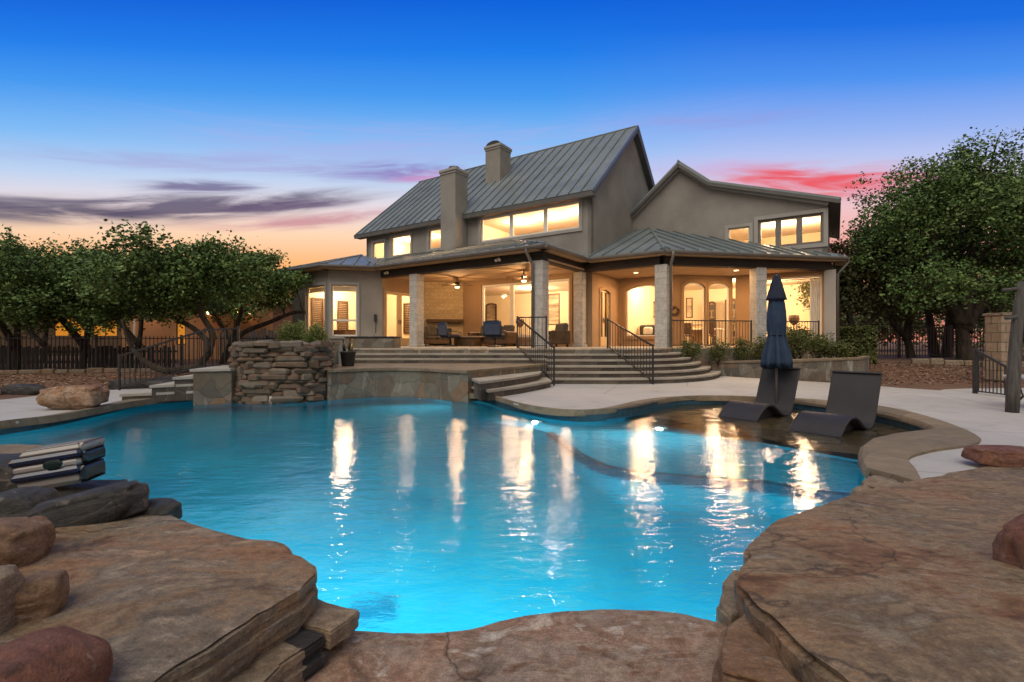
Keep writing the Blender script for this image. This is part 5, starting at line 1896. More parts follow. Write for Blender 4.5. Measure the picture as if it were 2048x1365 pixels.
for k in range(3):
    a = 2 * pi * k / 3 + 2.6
    MB().tube([(.38 * cos(a), .38 * sin(a), .5), (.24 * cos(a), .24 * sin(a), .36), (.2 * cos(a), .2 * sin(a), .2), (.34 * cos(a), .34 * sin(a), 0)], .018, 8).build('leg', M['dark_metal'], tb, True)
pl = MB().rbox(-.24, .24, -.24, .24, -.05, 1.75, .012).build('stone_pillar', M['pillar_stone'], None, False, (13.55, 13.3, .1))
tag(pl, 'square tan stone block pillar behind the timber post', 'pillar')
MB().rbox(-.28, .28, -.28, .28, 1.75, 1.82, .015).build('cap_stone', M['pillar_stone'], pl)

# ------------------------------------------------------------------ patio furniture
def place(u, v, rz, z=FL):
    p = uv(u, v, z)
    return p, rz - HA
def club_chair(u, v, rz, label):
    p, a = place(u, v, rz)
    t = empty('swivel_chair', p, a)
    tag(t, label, 'chair', 'dark swivel chairs on the covered patio')
    MB().rbox(-.31, .31, -.30, .30, .34, .48, .05).build('seat', M['fabric_navy'], t)
    bk = MB()
    Mx = Matrix.Translation((0, .30, .42)) @ Matrix.Rotation(-.16, 4, 'X')
    bk.rbox(-.32, .32, -.05, .05, 0, .52, .045, Mx)
    b_ = bk.build('backrest', M['sling'], t)
    MB().rbox(-.30, .30, -.075, .055, .38, .54, .05, Mx).build('headrest_cushion', M['fabric_navy2'], b_)
    for s in (-1, 1):
        MB().tube([(s * .34, -.26, .33), (s * .36, -.28, .56), (s * .36, .0, .60), (s * .35, .30, .62), (s * .33, .36, .45)], .02, 8).build('arm', M['dark_metal'], t, True)
        MB().tube([(s * .32, .28, .38), (s * .33, .34, .6), (s * .325, .385, .93)], .018, 8).build('back_post', M['dark_metal'], t, True)
    MB().tube([(0, 0, .35), (0, 0, .06)], .03, 10).build('stem', M['dark_metal'], t, True)
    MB().lathe([(.30, 0), (.30, .03), (.27, .035), (.05, .07), (.03, .1)], 20).build('base', M['dark_metal'], t, True)
    return t
ca, _ = onv(902, 670, 1.0)
club_chair(ca, 1.0, pi + .25, 'dark blue swivel chair nearest the stone patio post') if False else None
def chair_back(u, v, rz, label): return club_chair(u, v, rz, label)
chair_back(ca, .95, pi - .3, 'dark blue swivel chair near the fireplace, turned a little left')
cb2, _ = onv(990, 670, .75)
chair_back(cb2, .75, pi + .35, 'dark blue swivel chair with its back square to the pool')

def sofa(u, v, rz, w, label, pillows=2, name='outdoor_sofa', arms=True):
    p, a = place(u, v, rz)
    t = empty(name, p, a)
    tag(t, label, 'sofa', 'grey cushioned outdoor seats')
    MB().rbox(-w / 2, w / 2, -.40, .40, .10, .28, .02).build('frame', M['wood_dark'], t)
    n = max(1, round(w / .75))
    for i in range(n):
        x0 = -w / 2 + .08 + (w - .16) * i / n
        x1 = -w / 2 + .08 + (w - .16) * (i + 1) / n
        MB().rbox(x0 + .01, x1 - .01, -.40, .30, .28, .44, .05).build('seat_cushion', M['fabric_grey'], t)
        MB().rbox(x0 + .01, x1 - .01, -.09, .09, 0, .46, .06, Matrix.Translation((0, .28, .42)) @ Matrix.Rotation(-.18, 4, 'X')).build('back_cushion', M['fabric_grey'], t)
    if arms:
        for s in (-1, 1):
            MB().rbox(s * w / 2 - .06, s * w / 2 + .06, -.42, .40, .10, .60, .03).build('arm', M['wood_dark'], t)
    for x in (-w / 2 + .08, w / 2 - .08):
        for y in (-.34, .34):
            MB().box(x - .03, x + .03, y - .03, y + .03, 0, .1).build('leg', M['dark_metal'], t)
    return t
sofa(onv(985, 670, 2.55)[0], 2.55, 0, 1.9, 'long grey cushioned sofa under the patio windows')
sofa(onv(862, 670, 1.5)[0], 1.5, pi / 2, 1.5, 'grey cushioned loveseat beside the stone patio post')
sofa(onv(1108, 670, 2.0)[0], 2.0, -.5, .9, 'brown grey armchair behind the corner patio column', name='outdoor_armchair')
ct = empty('fire_table', uv(onv(940, 670, 1.9)[0], 1.75, FL), -HA)
tag(ct, 'low brown fire table between the patio chairs and sofa', 'table')
MB().rbox(-.45, .45, -.35, .35, .02, .36, .02).build('base', M['wood_dark'], ct)
MB().rbox(-.52, .52, -.42, .42, .36, .41, .015).build('tabletop', M['stone_beige'], ct)

# ceiling fans
def fan(u, v, rz, label, lit):
    t = empty('ceiling_fan', uv(u, v, CE), rz)
    tag(t, label, 'ceiling fan', 'dark ceiling fans on the patio ceiling')
    MB().tube([(0, 0, 0), (0, 0, -.22)], .02, 8).build('downrod', M['dark_metal'], t, True)
    MB().lathe([(.03, -.20), (.10, -.22), (.115, -.30), (.09, -.37), (.02, -.385)], 18).build('motor', M['dark_metal'], t, True)
    for k in range(5):
        MB().box(.10, .68, -.065, .065, -.318, -.306, Matrix.Rotation(2 * pi * k / 5, 4, 'Z') @ Matrix.Rotation(.16, 4, 'X')).build('blade', M['wood_dark'], t)
    MB().lathe([(.09, -.385), (.10, -.40), (.08, -.44), (.02, -.46)], 18).build('lamp_shade', M['lamp_warm'], t, True)
fan(-5.0, 1.7, .3, 'ceiling fan with a small lamp over the fireplace end', 1)
fan(-1.6, 1.5, .9, 'ceiling fan with a lamp over the corner column end', 1)
def downlight(u, v, label):  # made-up fixture round the added porch lamp
    t = MB().lathe([(.07, 0), (.085, -.005), (.085, -.012), (.06, -.016), (.02, -.016)], 18).build('added_porch_light', M['lamp_warm'], None, True, uv(u, v, CE))
    tag(t, label, 'added light', 'added round lights in the porch ceiling')
downlight(1.6, 4.5, 'added small round light in the porch ceiling by the side door')
downlight(4.9, 6.0, 'added small round light in the porch ceiling before the arched windows')

# ------------------------------------------------------------------ inside the rooms, seen through the glass
def house_thing(name, label, cat, group=None):
    t = empty(name, HO, -HA)
    return tag(t, label, cat, group)
def picture(x0, x1, y0, y1, v, label, mat='canvas_dusk'):
    (u0, z1), (u1, z0) = onv(x0, y0, v), onv(x1, y1, v)
    t = house_thing('framed_picture', label, 'picture', 'framed pictures on the inside walls')
    F = Fr((0, v), (1, 0))
    mb = MB(); fsheet(mb, F, [(u0, z0), (u1, z0), (u1, z1), (u0, z1)], [[(u0 + .05, z0 + .05), (u1 - .05, z0 + .05), (u1 - .05, z1 - .05), (u0 + .05, z1 - .05)]], .04, .03)
    mb.build('frame', M['wood_dark'], t)
    MB().add([F(u0 + .04, z0 + .04, .02), F(u1 - .04, z0 + .04, .02), F(u1 - .04, z1 - .04, .02), F(u0 + .04, z1 - .04, .02)], [(0, 1, 2, 3)]).build('canvas', M[mat], t)
    return t
M['canvas_dusk'] = noisy('canvas_dusk', (.10, .07, .05), (.45, .36, .24), 1.2, .8, 30, .1, .002, stretch=(.6, .6, 5))
M['dark_glass'] = mat_bricks('dark_glass', (.05, .045, .035), (.10, .085, .06), (.30, .22, .12), .3, .34, .03, bstr=.1, rough=.4)
picture(1096, 1120, 588, 650, 6.8, 'large striped landscape picture behind the corner patio column')
picture(1294, 1322, 604, 634, 10.2, 'landscape picture in two bands behind the single arched window')
picture(1246, 1264, 606, 648, 9.4, 'narrow dark picture at the left of the single arched window')
picture(1372, 1386, 596, 636, 10.8, 'dark narrow picture at the left edge of the first arched window')
def idoor(x0, x1, y0, v, label, mat='dark_glass', name='garden_door', cat='door', grp=None):
    (u0, z1), (u1, _) = onv(x0, y0, v), onv(x1, y0, v)
    t = house_thing(name, label, cat, grp)
    F = Fr((0, v), (1, 0))
    mb = MB(); fsheet(mb, F, shape(u0, u1, FL, z1, .1), [shape(u0 + .08, u1 - .08, FL + .1, z1 - .08, .08)], .06, .035)
    mb.build('frame', M['wood_dark'], t)
    q = shape(u0 + .07, u1 - .07, FL + .09, z1 - .07, .08)
    MB().add([F(s, z, .02) for s, z in q], [list(range(len(q)))]).build('pane', M[mat], t)
    return t
idoor(972, 994, 607, 9.3, 'dark framed doorway seen through the left patio window', mat='canvas_dusk')
idoor(1416, 1432, 603, 12.6, 'arched dark lattice door in the first of the twin arched windows')
idoor(1450, 1474, 597, 12.4, 'arched dark lattice door in the second of the twin arched windows')
# lattice shelves in the left room
def shutter(F, s0, s1, z0, z1, label):
    t = house_thing('shutter', label, 'shutter', 'dark slatted shutters inside the left room')
    mb = MB(); fsheet(mb, F, [(s0, z0), (s1, z0), (s1, z1), (s0, z1)], [[(s0 + .06, z0 + .08), (s1 - .06, z0 + .08), (s1 - .06, z1 - .08), (s0 + .06, z1 - .08)]], .05, .03)
    mb.build('frame', M['wood_dark'], t)
    sl_ = MB()
    z = z0 + .12
    while z < z1 - .1:
        fbox(sl_, F, s0 + .06, s1 - .06, z, z + .045, .015, .04)
        z += .085
    sl_.build('slats', M['wood_dark'], t)
FLX = Fr((-11.43, 0), (0, 1))
shutter(FLX, -.72, -.12, 1.3, 3.1, 'dark slatted shutter seen through the bay window at left')
shutter(FLX, .62, 1.2, 1.6, 3.05, 'dark slatted shutter seen through the angled bay window')
shutter(FLX, 1.75, 2.3, 1.5, 3.0, 'dark slatted shutter seen through the first french door')
FBX = Fr((0, 3.1), (1, 0))
shutter(FBX, -9.6, -9.0, 1.5, 3.0, 'dark slatted shutter seen through the second french door')
t = house_thing('sideboard', 'dark low sideboard inside the bay room', 'sideboard')
u_ = -10.75
MB().rbox(u_ - .55, u_ + .55, .1, 1.4, FL, 1.62, .02).build('cabinet', M['wood_dark'], t)
MB().rbox(u_ - .58, u_ + .58, .07, 1.43, 1.62, 1.66, .01).build('top', M['wood_dark'], t)
# den sofa, dining table, stools, floor lamps
t = house_thing('den_sofa', 'black and cream sofa behind the single arched window', 'sofa')
u_, _ = onv(1305, 670, 7.6)
MB().rbox(u_ - .7, u_ + .7, 7.2, 8.0, FL + .1, FL + .48, .05).build('seat', M['fabric_navy'], t)
MB().rbox(u_ - .7, u_ + .7, 7.85, 8.1, FL + .4, FL + .95, .06).build('backrest', M['fabric_grey'], t)
MB().rbox(u_ - .45, u_ - .05, 7.65, 7.85, FL + .48, FL + .85, .06).build('pillow', M['sash'], t)
for s in (-.62, .62): MB().box(u_ + s - .04, u_ + s + .04, 7.25, 7.95, FL, FL + .1).build('leg', M['wood_dark'], t)
t = house_thing('kitchen_counter', 'long tan counter behind the single arched window', 'counter')
MB().rbox(.6, 3.2, 9.3, 9.9, FL, 1.86, .01).build('cabinet', M['door_paint'], t)
MB().rbox(.55, 3.25, 9.25, 9.92, 1.86, 1.91, .01).build('countertop', M['stone_beige'], t)
t = house_thing('dining_table', 'white dining table inside the twin arched windows', 'table')
u_, _ = onv(1405, 670, 8.9)
MB().rbox(u_ - .8, u_ + .8, 8.4, 9.4, FL + .70, FL + .75, .015).build('tabletop', M['sash'], t)
for sx in (-.72, .72):
    for sy in (8.48, 9.32): MB().box(u_ + sx - .035, u_ + sx + .035, sy - .035, sy + .035, FL, FL + .70).build('leg', M['sash'], t)
def dchair(u, v, rz, label):
    p, a = place(u, v, rz)
    t = empty('dining_chair', p, a)
    tag(t, label, 'chair', 'dark dining chairs at the white table')
    MB().rbox(-.22, .22, -.22, .22, .42, .47, .015).build('seat', M['wood_dark'], t)
    MB().rbox(-.22, .22, .18, .22, .5, 1.0, .015).build('backrest', M['wood_dark'], t)
    for sx in (-.19, .19):
        for sy in (-.19, .2): MB().box(sx - .018, sx + .018, sy - .018, sy + .018, 0, .44 if sy < 0 else .52).build('leg', M['wood_dark'], t)
dchair(u_ - .45, 8.15, pi, 'dark dining chair at the left of the near side of the table')
dchair(u_ + .45, 8.15, pi, 'dark dining chair at the right of the near side of the table')
dchair(u_ - .4, 9.65, 0, 'dark dining chair on the far side of the table')
def bust(x, y, v, label):
    u0, _ = onv(x, y, v)
    p, a = place(u0, v, 0)
    t = empty('floor_ornament', p, a)
    tag(t, label, 'ornament', 'round ornaments on thin stands')
    MB().lathe([(.14, 0), (.14, .02), (.02, .03), (.015, .55), (.015, .85)], 14).build('stand', M['dark_metal'], t, True)
    MB().lathe([(.02, .84), (.14, .93), (.20, 1.08), (.18, 1.24), (.12, 1.25), (.05, 1.2)], 18).build('bowl', M['wood_dark'], t, True)
bust(1588, 620, 8.6, 'round dark ornament on a thin stand in the square porch window')
bust(1040, 620, 5.2, 'round dark ornament on a stand in the middle patio window')
t = house_thing('curtain', 'pale drawn-back curtain at the right end of the square porch window', 'curtain')
mb = MB()
n = 24
mb.add([(7.15 + .38 * i / n, 7.98 + .035 * sin(i * 1.6), z) for z in (FL + .02, 3.5) for i in range(n + 1)], [(i, i + 1, n + 2 + i, n + 1 + i) for i in range(n)])
mb.build('drape', M['sash'], t, True)
MB().tube([(5.1, 7.98, 3.52), (7.54, 7.98, 3.52)], .018, 8).build('rod', M['dark_metal'], t, True)
t = house_thing('bookcase', 'brown chest behind the right upstairs window of the three', 'chest')
u_, z_ = onv(1140, 450, 6.5)
MB().rbox(u_ - .45, u_ + .45, 6.3, 6.8, 4.9, 6.15, .02).build('body', M['wood_dark'], t)
# pool lights
pool_light(far_s[14 * 5] * 1 + Vector((-.03, -.08, -.42)), (-1.0, 6.0, 0), 240, 'lit pool lamp under the curved coping by the fanned steps')
pool_light(far_s[10 * 5 + 1] + Vector((0, -.06, -.42)), (-1.5, 5, 0), 75, 'lit pool lamp below the streaked stone platform')
pool_light(far_s[1 * 5 + 2] + Vector((.06, -.05, -.5)), (-1, 5.5, 0), 70, 'added unseen pool lamp on the far left pool wall')  # added lamp, kept out of view, brightening the left water
pp = pw(1335, 866, BZ + .12)
pool_light((pp.x, pp.y + .35, BZ + .2), (1.0, 4.5, 0), 150, 'lit pool lamp in the step under the loungers')
pool_light((.6, 1.78, -.55), (0, 6, 0), 240, 'lit pool lamp on the near wall under the mottled slab')
pool_light((-1.6, 2.32, -.6), (-1, 7, 0), 220, 'lit pool lamp on the near wall under the left slab')
# ------------------------------------------------------------------ trees and shrubs
def leaf_mesh(name, blobs, n, size, mat, parent=None, seed=0, droop=.2):
    if .1 < size < .13: n = int(n * 1.55)
    """many small leaf faces spread through the volume of the given blobs (x, y, z, rx, ry, rz)"""
    rnd = random.Random(seed)
    vols = [b[3] * b[4] * b[5] for b in blobs]
    tot = sum(v ** .72 for v in vols)
    vs, fs = [], []
    for b, v in zip(blobs, vols):
        k = int(n * v ** .72 / tot)
        # tufts inside the blob
        nt = max(4, k // 16)
        for _ in range(nt):
            while True:
                p = Vector((rnd.uniform(-1, 1), rnd.uniform(-1, 1), rnd.uniform(-1, 1)))
                L_ = p.length
                if L_ < 1 and rnd.random() < .25 + .75 * L_ ** 2: break
            c = Vector((b[0] + p.x * b[3], b[1] + p.y * b[4], b[2] + p.z * b[5]))
            tr = size * rnd.uniform(1.6, 3.4)
            for _ in range(16):
                q = c + Vector((rnd.gauss(0, 1), rnd.gauss(0, 1), rnd.gauss(0, .75))) * tr * .6
                a = Vector((rnd.gauss(0, 1), rnd.gauss(0, 1), rnd.gauss(0, .6) - droop)).normalized()
                s = a.cross(Vector((rnd.gauss(0, 1), rnd.gauss(0, 1), rnd.gauss(0, 1)))).normalized()
                l_ = size * rnd.uniform(.6, 1.25)
                w_ = l_ * rnd.uniform(.28, .42)
                i = len(vs)
                vs += [q - a * l_ * .5, q + s * w_, q + a * l_ * .6, q - s * w_]
                fs.append((i, i + 1, i + 2, i + 3))
    me = bpy.data.meshes.new(name)
    me.from_pydata([tuple(v) for v in vs], [], fs)
    me.materials.append(mat)
    o = bpy.data.objects.new(name, me)
    col.objects.link(o)
    if parent: o.parent = parent
    return o

def branch_path(a, b, rnd, bend=.18, n=6):
    a, b = Vector(a), Vector(b)
    L_ = (b - a).length
    off = Vector((rnd.uniform(-1, 1), rnd.uniform(-1, 1), rnd.uniform(-.2, 1))) * bend * L_
    out_ = []
    for i in range(n + 1):
        t = i / n
        out_.append(a.lerp(b, t) + off * sin(pi * t) * .5 + Vector((rnd.uniform(-1, 1), rnd.uniform(-1, 1), rnd.uniform(-1, 1))) * .035 * L_ * (1 if 0 < i < n else 0))
    return out_

def oak(loc, label, trunks, crown, nleaf, leaf=.115, mat='leaf_oak', seed=0, twigs=14, tr=.22, group='live oak trees', name='oak_tree', open_top=.4):
    """trunks: list of point lists (local); crown: blobs (local)"""
    rnd = random.Random(seed)
    t = empty(name, loc)
    tag(t, label, 'tree', group)
    tk, lb = MB(), MB()
    tips = []
    for pts in trunks:
        P = catmull([Vector(p) for p in pts], 5)
        n = len(P)
        tk.tube(P, [tr * (1.25 if i == 0 else 1) * (1 - .62 * i / n) for i in range(n)], 9)
        tips.append(P[-1])
        tips.append(P[int(n * .7)])
    for b in crown:
        c = Vector(b[:3])
        src = min(tips, key=lambda q: (q - c).length)
        P = branch_path(src, c + Vector((0, 0, b[5] * .2)), rnd)
        n = len(P)
        r0 = tr * .36
        lb.tube(P, [r0 * (1 - .75 * i / n) for i in range(n)], 6)
        for _ in range(twigs // 3):
            q = P[rnd.randint(n // 2, n - 1)]
            e = Vector((rnd.gauss(0, 1), rnd.gauss(0, 1), rnd.gauss(.3, .8))).normalized()
            e = c + Vector((e.x * b[3], e.y * b[4], e.z * b[5])) * rnd.uniform(.8, 1.15)
            lb.tube(branch_path(q, e, rnd, .2, 4), [r0 * .34, r0 * .28, r0 * .2, r0 * .14, r0 * .08], 4)
    tk.build('trunk', M['bark'], t, True)
    lb.build('branch', M['bark'], t, True)
    # sprays that stand clear of the outline
    blobs = list(crown)
    for b in crown:
        for _ in range(5):
            a = rnd.uniform(0, 2 * pi)
            e = rnd.uniform(-.2, 1)
            f_ = rnd.uniform(.95, 1.4)
            blobs.append((b[0] + b[3] * f_ * cos(a) * math.sqrt(max(0, 1 - e * e)), b[1] + b[4] * f_ * sin(a) * math.sqrt(max(0, 1 - e * e)), b[2] + b[5] * f_ * e, b[3] * rnd.uniform(.14, .3), b[4] * .24, b[5] * rnd.uniform(.16, .45)))
    leaf_mesh('crown', blobs, nleaf, leaf, M[mat], t, seed)
    return t

def crown_blobs(rnd, cx, cy, cz, rx, ry, rz, k):
    out_ = []
    for i in range(k):
        while True:
            p = Vector((rnd.uniform(-1, 1), rnd.uniform(-1, 1), rnd.uniform(-1, 1)))
            if p.length < 1: break
        f = rnd.uniform(.19, .36)
        out_.append((cx + p.x * rx * .78, cy + p.y * ry * .78, cz + p.z * rz * .72, rx * f, ry * f, rz * f * 1.15))
    return out_

OG = 'live oaks along the left fence'
def left_oak(x, d, ytop, ybot, wpx, label, seed, lean=0.0, k=16, nl=15000, base=0.0, trunk=None, leaf=.115, mat='leaf_oak', group=OG):
    rnd = random.Random(seed)
    s = d / FPX
    X = (x - CX) * s
    zt_, zb_ = CAMH + (CY - ytop) * s, CAMH + (CY - ybot) * s
    rx = wpx * s / 2
    cz, rz = (zt_ + zb_) / 2 - base, (zt_ - zb_) / 2
    tk = trunk or [[(0, 0, -.1), (lean * .3, .1, .6), (lean * .8, .2, cz - rz * .5), (lean * 1.4, 0, cz)], [(lean * .5, .1, .9), (-rx * .4, .2, cz - rz * .4), (-rx * .6, 0, cz)]]
    return oak((X - lean, d, base), label, tk, crown_blobs(rnd, lean, 0, cz, rx, min(rx, 2.6), rz, k), nl, leaf, mat, seed, tr=.135, group=group)

# the leaning oak with the low sweeping limb
left_oak(372, 16.6, 452, 645, 330, 'wide leaning oak with a low sweeping limb by the side handrail', 21, 0, 18, 19000, trunk=[[(.55, 0, -.1), (.5, 0, .35), (.85, 0, .9), (.25, .1, 1.55), (-.6, .1, 2.0), (-1.3, 0, 2.5)], [(.75, 0, .75), (.85, .1, 1.4), (.5, 0, 2.2), (.6, 0, 3.2)], [(.5, 0, .3), (-.5, -.1, .12), (-1.3, -.1, .42), (-1.9, 0, 1.0), (-2.2, 0, 1.9)]])
left_oak(518, 19.5, 500, 612, 190, 'slender forked oak against the lit neighbour wall', 22, 0, 11, 9500, trunk=[[(-1.6, 0, -.1), (-1.2, 0, .9), (-.6, 0, 1.5), (.4, 0, 1.9), (1.4, 0, 2.3), (1.9, 0, 2.3)], [(-1.15, 0, .95), (-.9, 0, 1.8), (-.6, 0, 2.8)]])
left_oak(175, 18.2, 468, 678, 330, 'broad dense oak in front of the amber windows', 23, .3, 20, 19000)
left_oak(20, 17.4, 474, 690, 270, 'dense dark oak at the left picture edge', 24, -.2, 18, 16000)
left_oak(-190, 17.0, 470, 690, 330, 'dense oak outside the left picture edge', 25, 0, 14, 8000)
left_oak(280, 24, 500, 660, 330, 'dark oak farther back behind the leaning oak', 26, .2, 14, 9000, leaf=.19)
left_oak(90, 27, 495, 670, 420, 'dark oak farther back at the left', 27, .2, 14, 9000, leaf=.2)
left_oak(470, 30, 520, 655, 260, 'small far oak between the neighbour house and the left room', 28, .2, 10, 6000, leaf=.2)

RG = 'oaks on the right behind the mulch'
rb = random.Random(77)
def right_oak(loc, label, trunks, blobs, nl, seed, leaf=.115, mat='leaf_oak', tr=.3):
    oak(loc, label, trunks, blobs, nl, leaf, mat, seed, tr=tr, group=RG)
bl = crown_blobs(rb, .3, 0, 5.9, 4.6, 3.4, 2.9, 26) + [(-1.6, -.4, 3.4, 1.6, 1.4, .9), (1.8, -.3, 3.2, 1.7, 1.4, .9), (-3.2, 0, 4.6, 1.3, 1.3, .9), (0, 0, 6.2, 2.2, 1.8, 1.5), (1.2, 0, 8.2, 1.7, 1.4, 1.0), (-2.6, -1.2, 2.7, 1.3, 1.0, .7), (-.9, -1.6, 2.9, 1.2, .9, .6), (1.6, -1.5, 2.6, 1.4, 1.0, .7), (3.4, -.8, 3.0, 1.6, 1.2, .9), (-1.5, 0, 7.3, 1.7, 1.4, 1.0)]
right_oak((18.4, 19.6, .3), 'great spreading oak with a thick forked trunk beside the stone curb', [[(.1, 0, -.2), (0, 0, .6), (-.1, 0, 1.6), (-.7, 0, 2.8), (-1.2, 0, 4.4), (-1.2, 0, 6.0)], [(0, 0, 1.3), (.6, 0, 2.2), (1.6, .2, 3.2), (2.4, 0, 4.6)], [(-.05, 0, 1.5), (.3, 0, 3.2), (.5, 0, 5.4)]], bl, 34000, 31, tr=.28)
bl = crown_blobs(rb, .2, 0, 4.1, 2.7, 2.2, 2.0, 16) + [(-.6, 0, 2.6, 1.3, 1.2, .7), (1.0, 0, 2.6, 1.3, 1.2, .7)]
right_oak((15.0, 21.2, .4), 'dark oak with thin branches just beyond the end of the house', [[(0, 0, -.2), (.05, 0, 1.0), (-.2, 0, 2.4), (-.3, 0, 4.2)], [(0, 0, .8), (.9, 0, 1.7), (1.8, 0, 2.6)], [(0, 0, 1.0), (-.9, 0, 1.8), (-1.4, 0, 2.6)]], bl, 13000, 32, mat='leaf_oak_warm', tr=.16)
bl = crown_blobs(rb, 0, 0, 4.2, 2.8, 2.2, 2.2, 16) + [(0, -.2, 2.5, 1.8, 1.2, .8)]
right_oak((17.2, 21.4, .4), 'oak with a crooked dark trunk behind the garden gate', [[(.6, 0, -.2), (.4, 0, .8), (-.3, 0, 1.7), (-.6, 0, 3.2)], [(.4, 0, .8), (.5, 0, 1.9), (.8, 0, 3.4)]], bl, 13000, 33, mat='leaf_oak_warm', tr=.18)
bl = crown_blobs(rb, .5, 0, 4.6, 3.2, 2.4, 2.4, 16) + [(.5, -.2, 2.6, 2.0, 1.2, .8)]
right_oak((20.6, 22.8, .4), 'twin stemmed oak standing behind the great oak', [[(0, 0, -.2), (.1, 0, 1.0), (.3, 0, 2.8), (.4, 0, 4.2)], [(-.5, 0, -.2), (-.7, 0, 1.2), (-1.0, 0, 3.2)]], bl, 13000, 34, mat='leaf_oak_warm', tr=.24)
bl = crown_blobs(rb, 0, 0, 5.2, 4.0, 3.0, 2.6, 18)
right_oak((25.0, 20.5, .4), 'oak at the right picture edge behind the stone pillar', [[(0, 0, -.2), (.1, 0, 1.2), (.3, 0, 3.0), (.4, 0, 5.0)]], bl, 12000, 35, tr=.3)
for i, (x, d, yt, wp_, lb_) in enumerate(((1740, 34, 560, 330, 'far dark tree seen beside the end of the house'), (1900, 36, 540, 420, 'far dark tree behind the great oak'), (2090, 34, 540, 380, 'far dark tree at the right picture edge'))):
    left_oak(x, d, yt, 690, wp_, lb_, 41 + i, .2, 12, 7000, .4, None, .26, 'leaf_oak_warm', 'far trees on the right')
for i, (x, d, yt, wp_, lb_) in enumerate(((-40, 42, 560, 420, 'far dark tree at the left picture edge'), (200, 46, 565, 420, 'far dark tree behind the amber windows'), (420, 50, 575, 420, 'far dark tree behind the neighbour house'))):
    left_oak(x, d, yt, 690, wp_, lb_, 51 + i, .2, 12, 6000, .2, None, .3, 'leaf_oak', 'far trees on the left')

# far-off woods that close the horizon
def woods(x0, x1, y0, y1, h0, h1, n_, label, seed, mat):
    r_ = random.Random(seed)
    bl_ = []
    for _ in range(n_):
        hh = r_.uniform(h0, h1)
        bl_.append((r_.uniform(x0, x1), r_.uniform(y0, y1), hh * .5, r_.uniform(2, 3.6), 1.8, hh * .55))
    o = leaf_mesh('woods', bl_, 15000, .34, M[mat], None, seed)
    tag(o, label, 'woods', kind='stuff')
woods(18, 62, 44, 52, 3.0, 5.2, 34, 'far dark woods beyond the right garden fence', 5, 'leaf_oak_warm')
woods(-75, -30, 52, 60, 3.0, 5.0, 34, 'far dark woods beyond the left garden fence', 6, 'leaf_oak')
# loose bark chips on the mulch
rnd = random.Random(8)
vs, fs = [], []
for (xa, xb, ya, yb, n_) in ((-19, -7.2, 10.6, 16.6, 7000), (8.2, 21, 11.2, 18.5, 11000)):
    for _ in range(n_):
        x, y = rnd.uniform(xa, xb), rnd.uniform(ya, yb)
        if x < 0 and (y < 10.3 or (x > -10 and y < 11.8)): continue
        if x > 0 and y < 12.6 + max(0, 9.6 - x) * 1.4: continue
        z = gz(x, y) + rnd.uniform(0, .012)
        a = rnd.uniform(0, 2 * pi)
        l_, w_ = rnd.uniform(.012, .045), rnd.uniform(.006, .014)
        dx, dy, ex, ey = cos(a) * l_, sin(a) * l_, -sin(a) * w_, cos(a) * w_
        t1, t2 = rnd.uniform(-.008, .015), rnd.uniform(-.008, .015)
        i = len(vs)
        vs += [(x - dx - ex, y - dy - ey, z), (x + dx - ex, y + dy - ey, z + t1), (x + dx + ex, y + dy + ey, z + t2 + .01), (x - dx + ex, y - dy + ey, z + .012)]
        fs.append((i, i + 1, i + 2, i + 3))
mc_m, nt_, b__, o__ = newmat('bark_chip')
gi = nt_.nodes.new('ShaderNodeNewGeometry')
nt_.links.new(ramp(nt_, gi.outputs['Random Per Island'], [(0, (.05, .024, .013)), (.5, (.16, .08, .045)), (.9, (.25, .15, .095)), (1, (.38, .30, .22))]), b__.inputs['Base Color'])
b__.inputs['Roughness'].default_value = .9
me = bpy.data.meshes.new('bark_chips'); me.from_pydata(vs, [], fs); me.materials.append(mc_m)
ch = bpy.data.objects.new('bark_chips', me); col.objects.link(ch)
tag(ch, 'loose brown bark chips scattered over the mulch', 'bark chips', kind='stuff')

# shrubs
def shrub(loc, r, h, n, label, seed, mat='leaf_shrub', leaf=.05, group=None, name='shrub', cat='shrub', stems=7):
    rnd = random.Random(seed)
    t = empty(name, loc)
    tag(t, label, cat, group)
    sm_ = MB()
    bl = []
    for i in range(stems):
        a = rnd.uniform(0, 2 * pi)
        rr = r * rnd.uniform(.15, .75)
        e = Vector((rr * cos(a), rr * sin(a), h * rnd.uniform(.45, .85)))
        sm_.tube(branch_path((0, 0, -.03), e, rnd, .15, 4), [.014, .012, .009, .006, .004], 5)
        bl.append((e.x, e.y, e.z, r * .42, r * .42, h * .26))
    bl.append((0, 0, h * .5, r * .6, r * .6, h * .36))
    sm_.build('stem', M['bark'], t, True)
    leaf_mesh('foliage', bl, n, leaf, M[mat], t, seed, droop=-.2)
    return t
SG = 'young shrubs in the bed below the porch'
for i, (x, y, d, r, h, lb_) in enumerate(((1378, 722, 15.9, .33, .78, 'small upright shrub below the porch, nearest the stairs'), (1436, 722, 16.0, .33, .80, 'small upright shrub under the first of the twin arched windows'), (1488, 720, 16.2, .36, .85, 'loose shrub in front of the stone porch column'), (1521, 720, 16.4, .36, .95, 'shrub right behind the closed umbrella, on its left side'))):
    p = pd(x, y, d)
    shrub((p.x, p.y, .34), r, h, 1800, lb_, 61 + i, group=SG)
for i, (x, d, r, h, lb_) in enumerate(((1590, 15.2, .55, 1.0, 'golden green bush to the right of the umbrella canopy'), (1636, 15.0, .62, .80, 'spreading golden green bush above the retaining wall'), (1668, 14.8, .5, .62, 'low golden green bush at the right end of the planting bed'), (1600, 16.2, .5, 1.15, 'taller dark leaved bush against the porch railing'))):
    p = pd(x, 700, d)
    shrub((p.x, p.y, .52), r, h, 3200, lb_, 71 + i, group='golden bushes in the planting bed', stems=10)
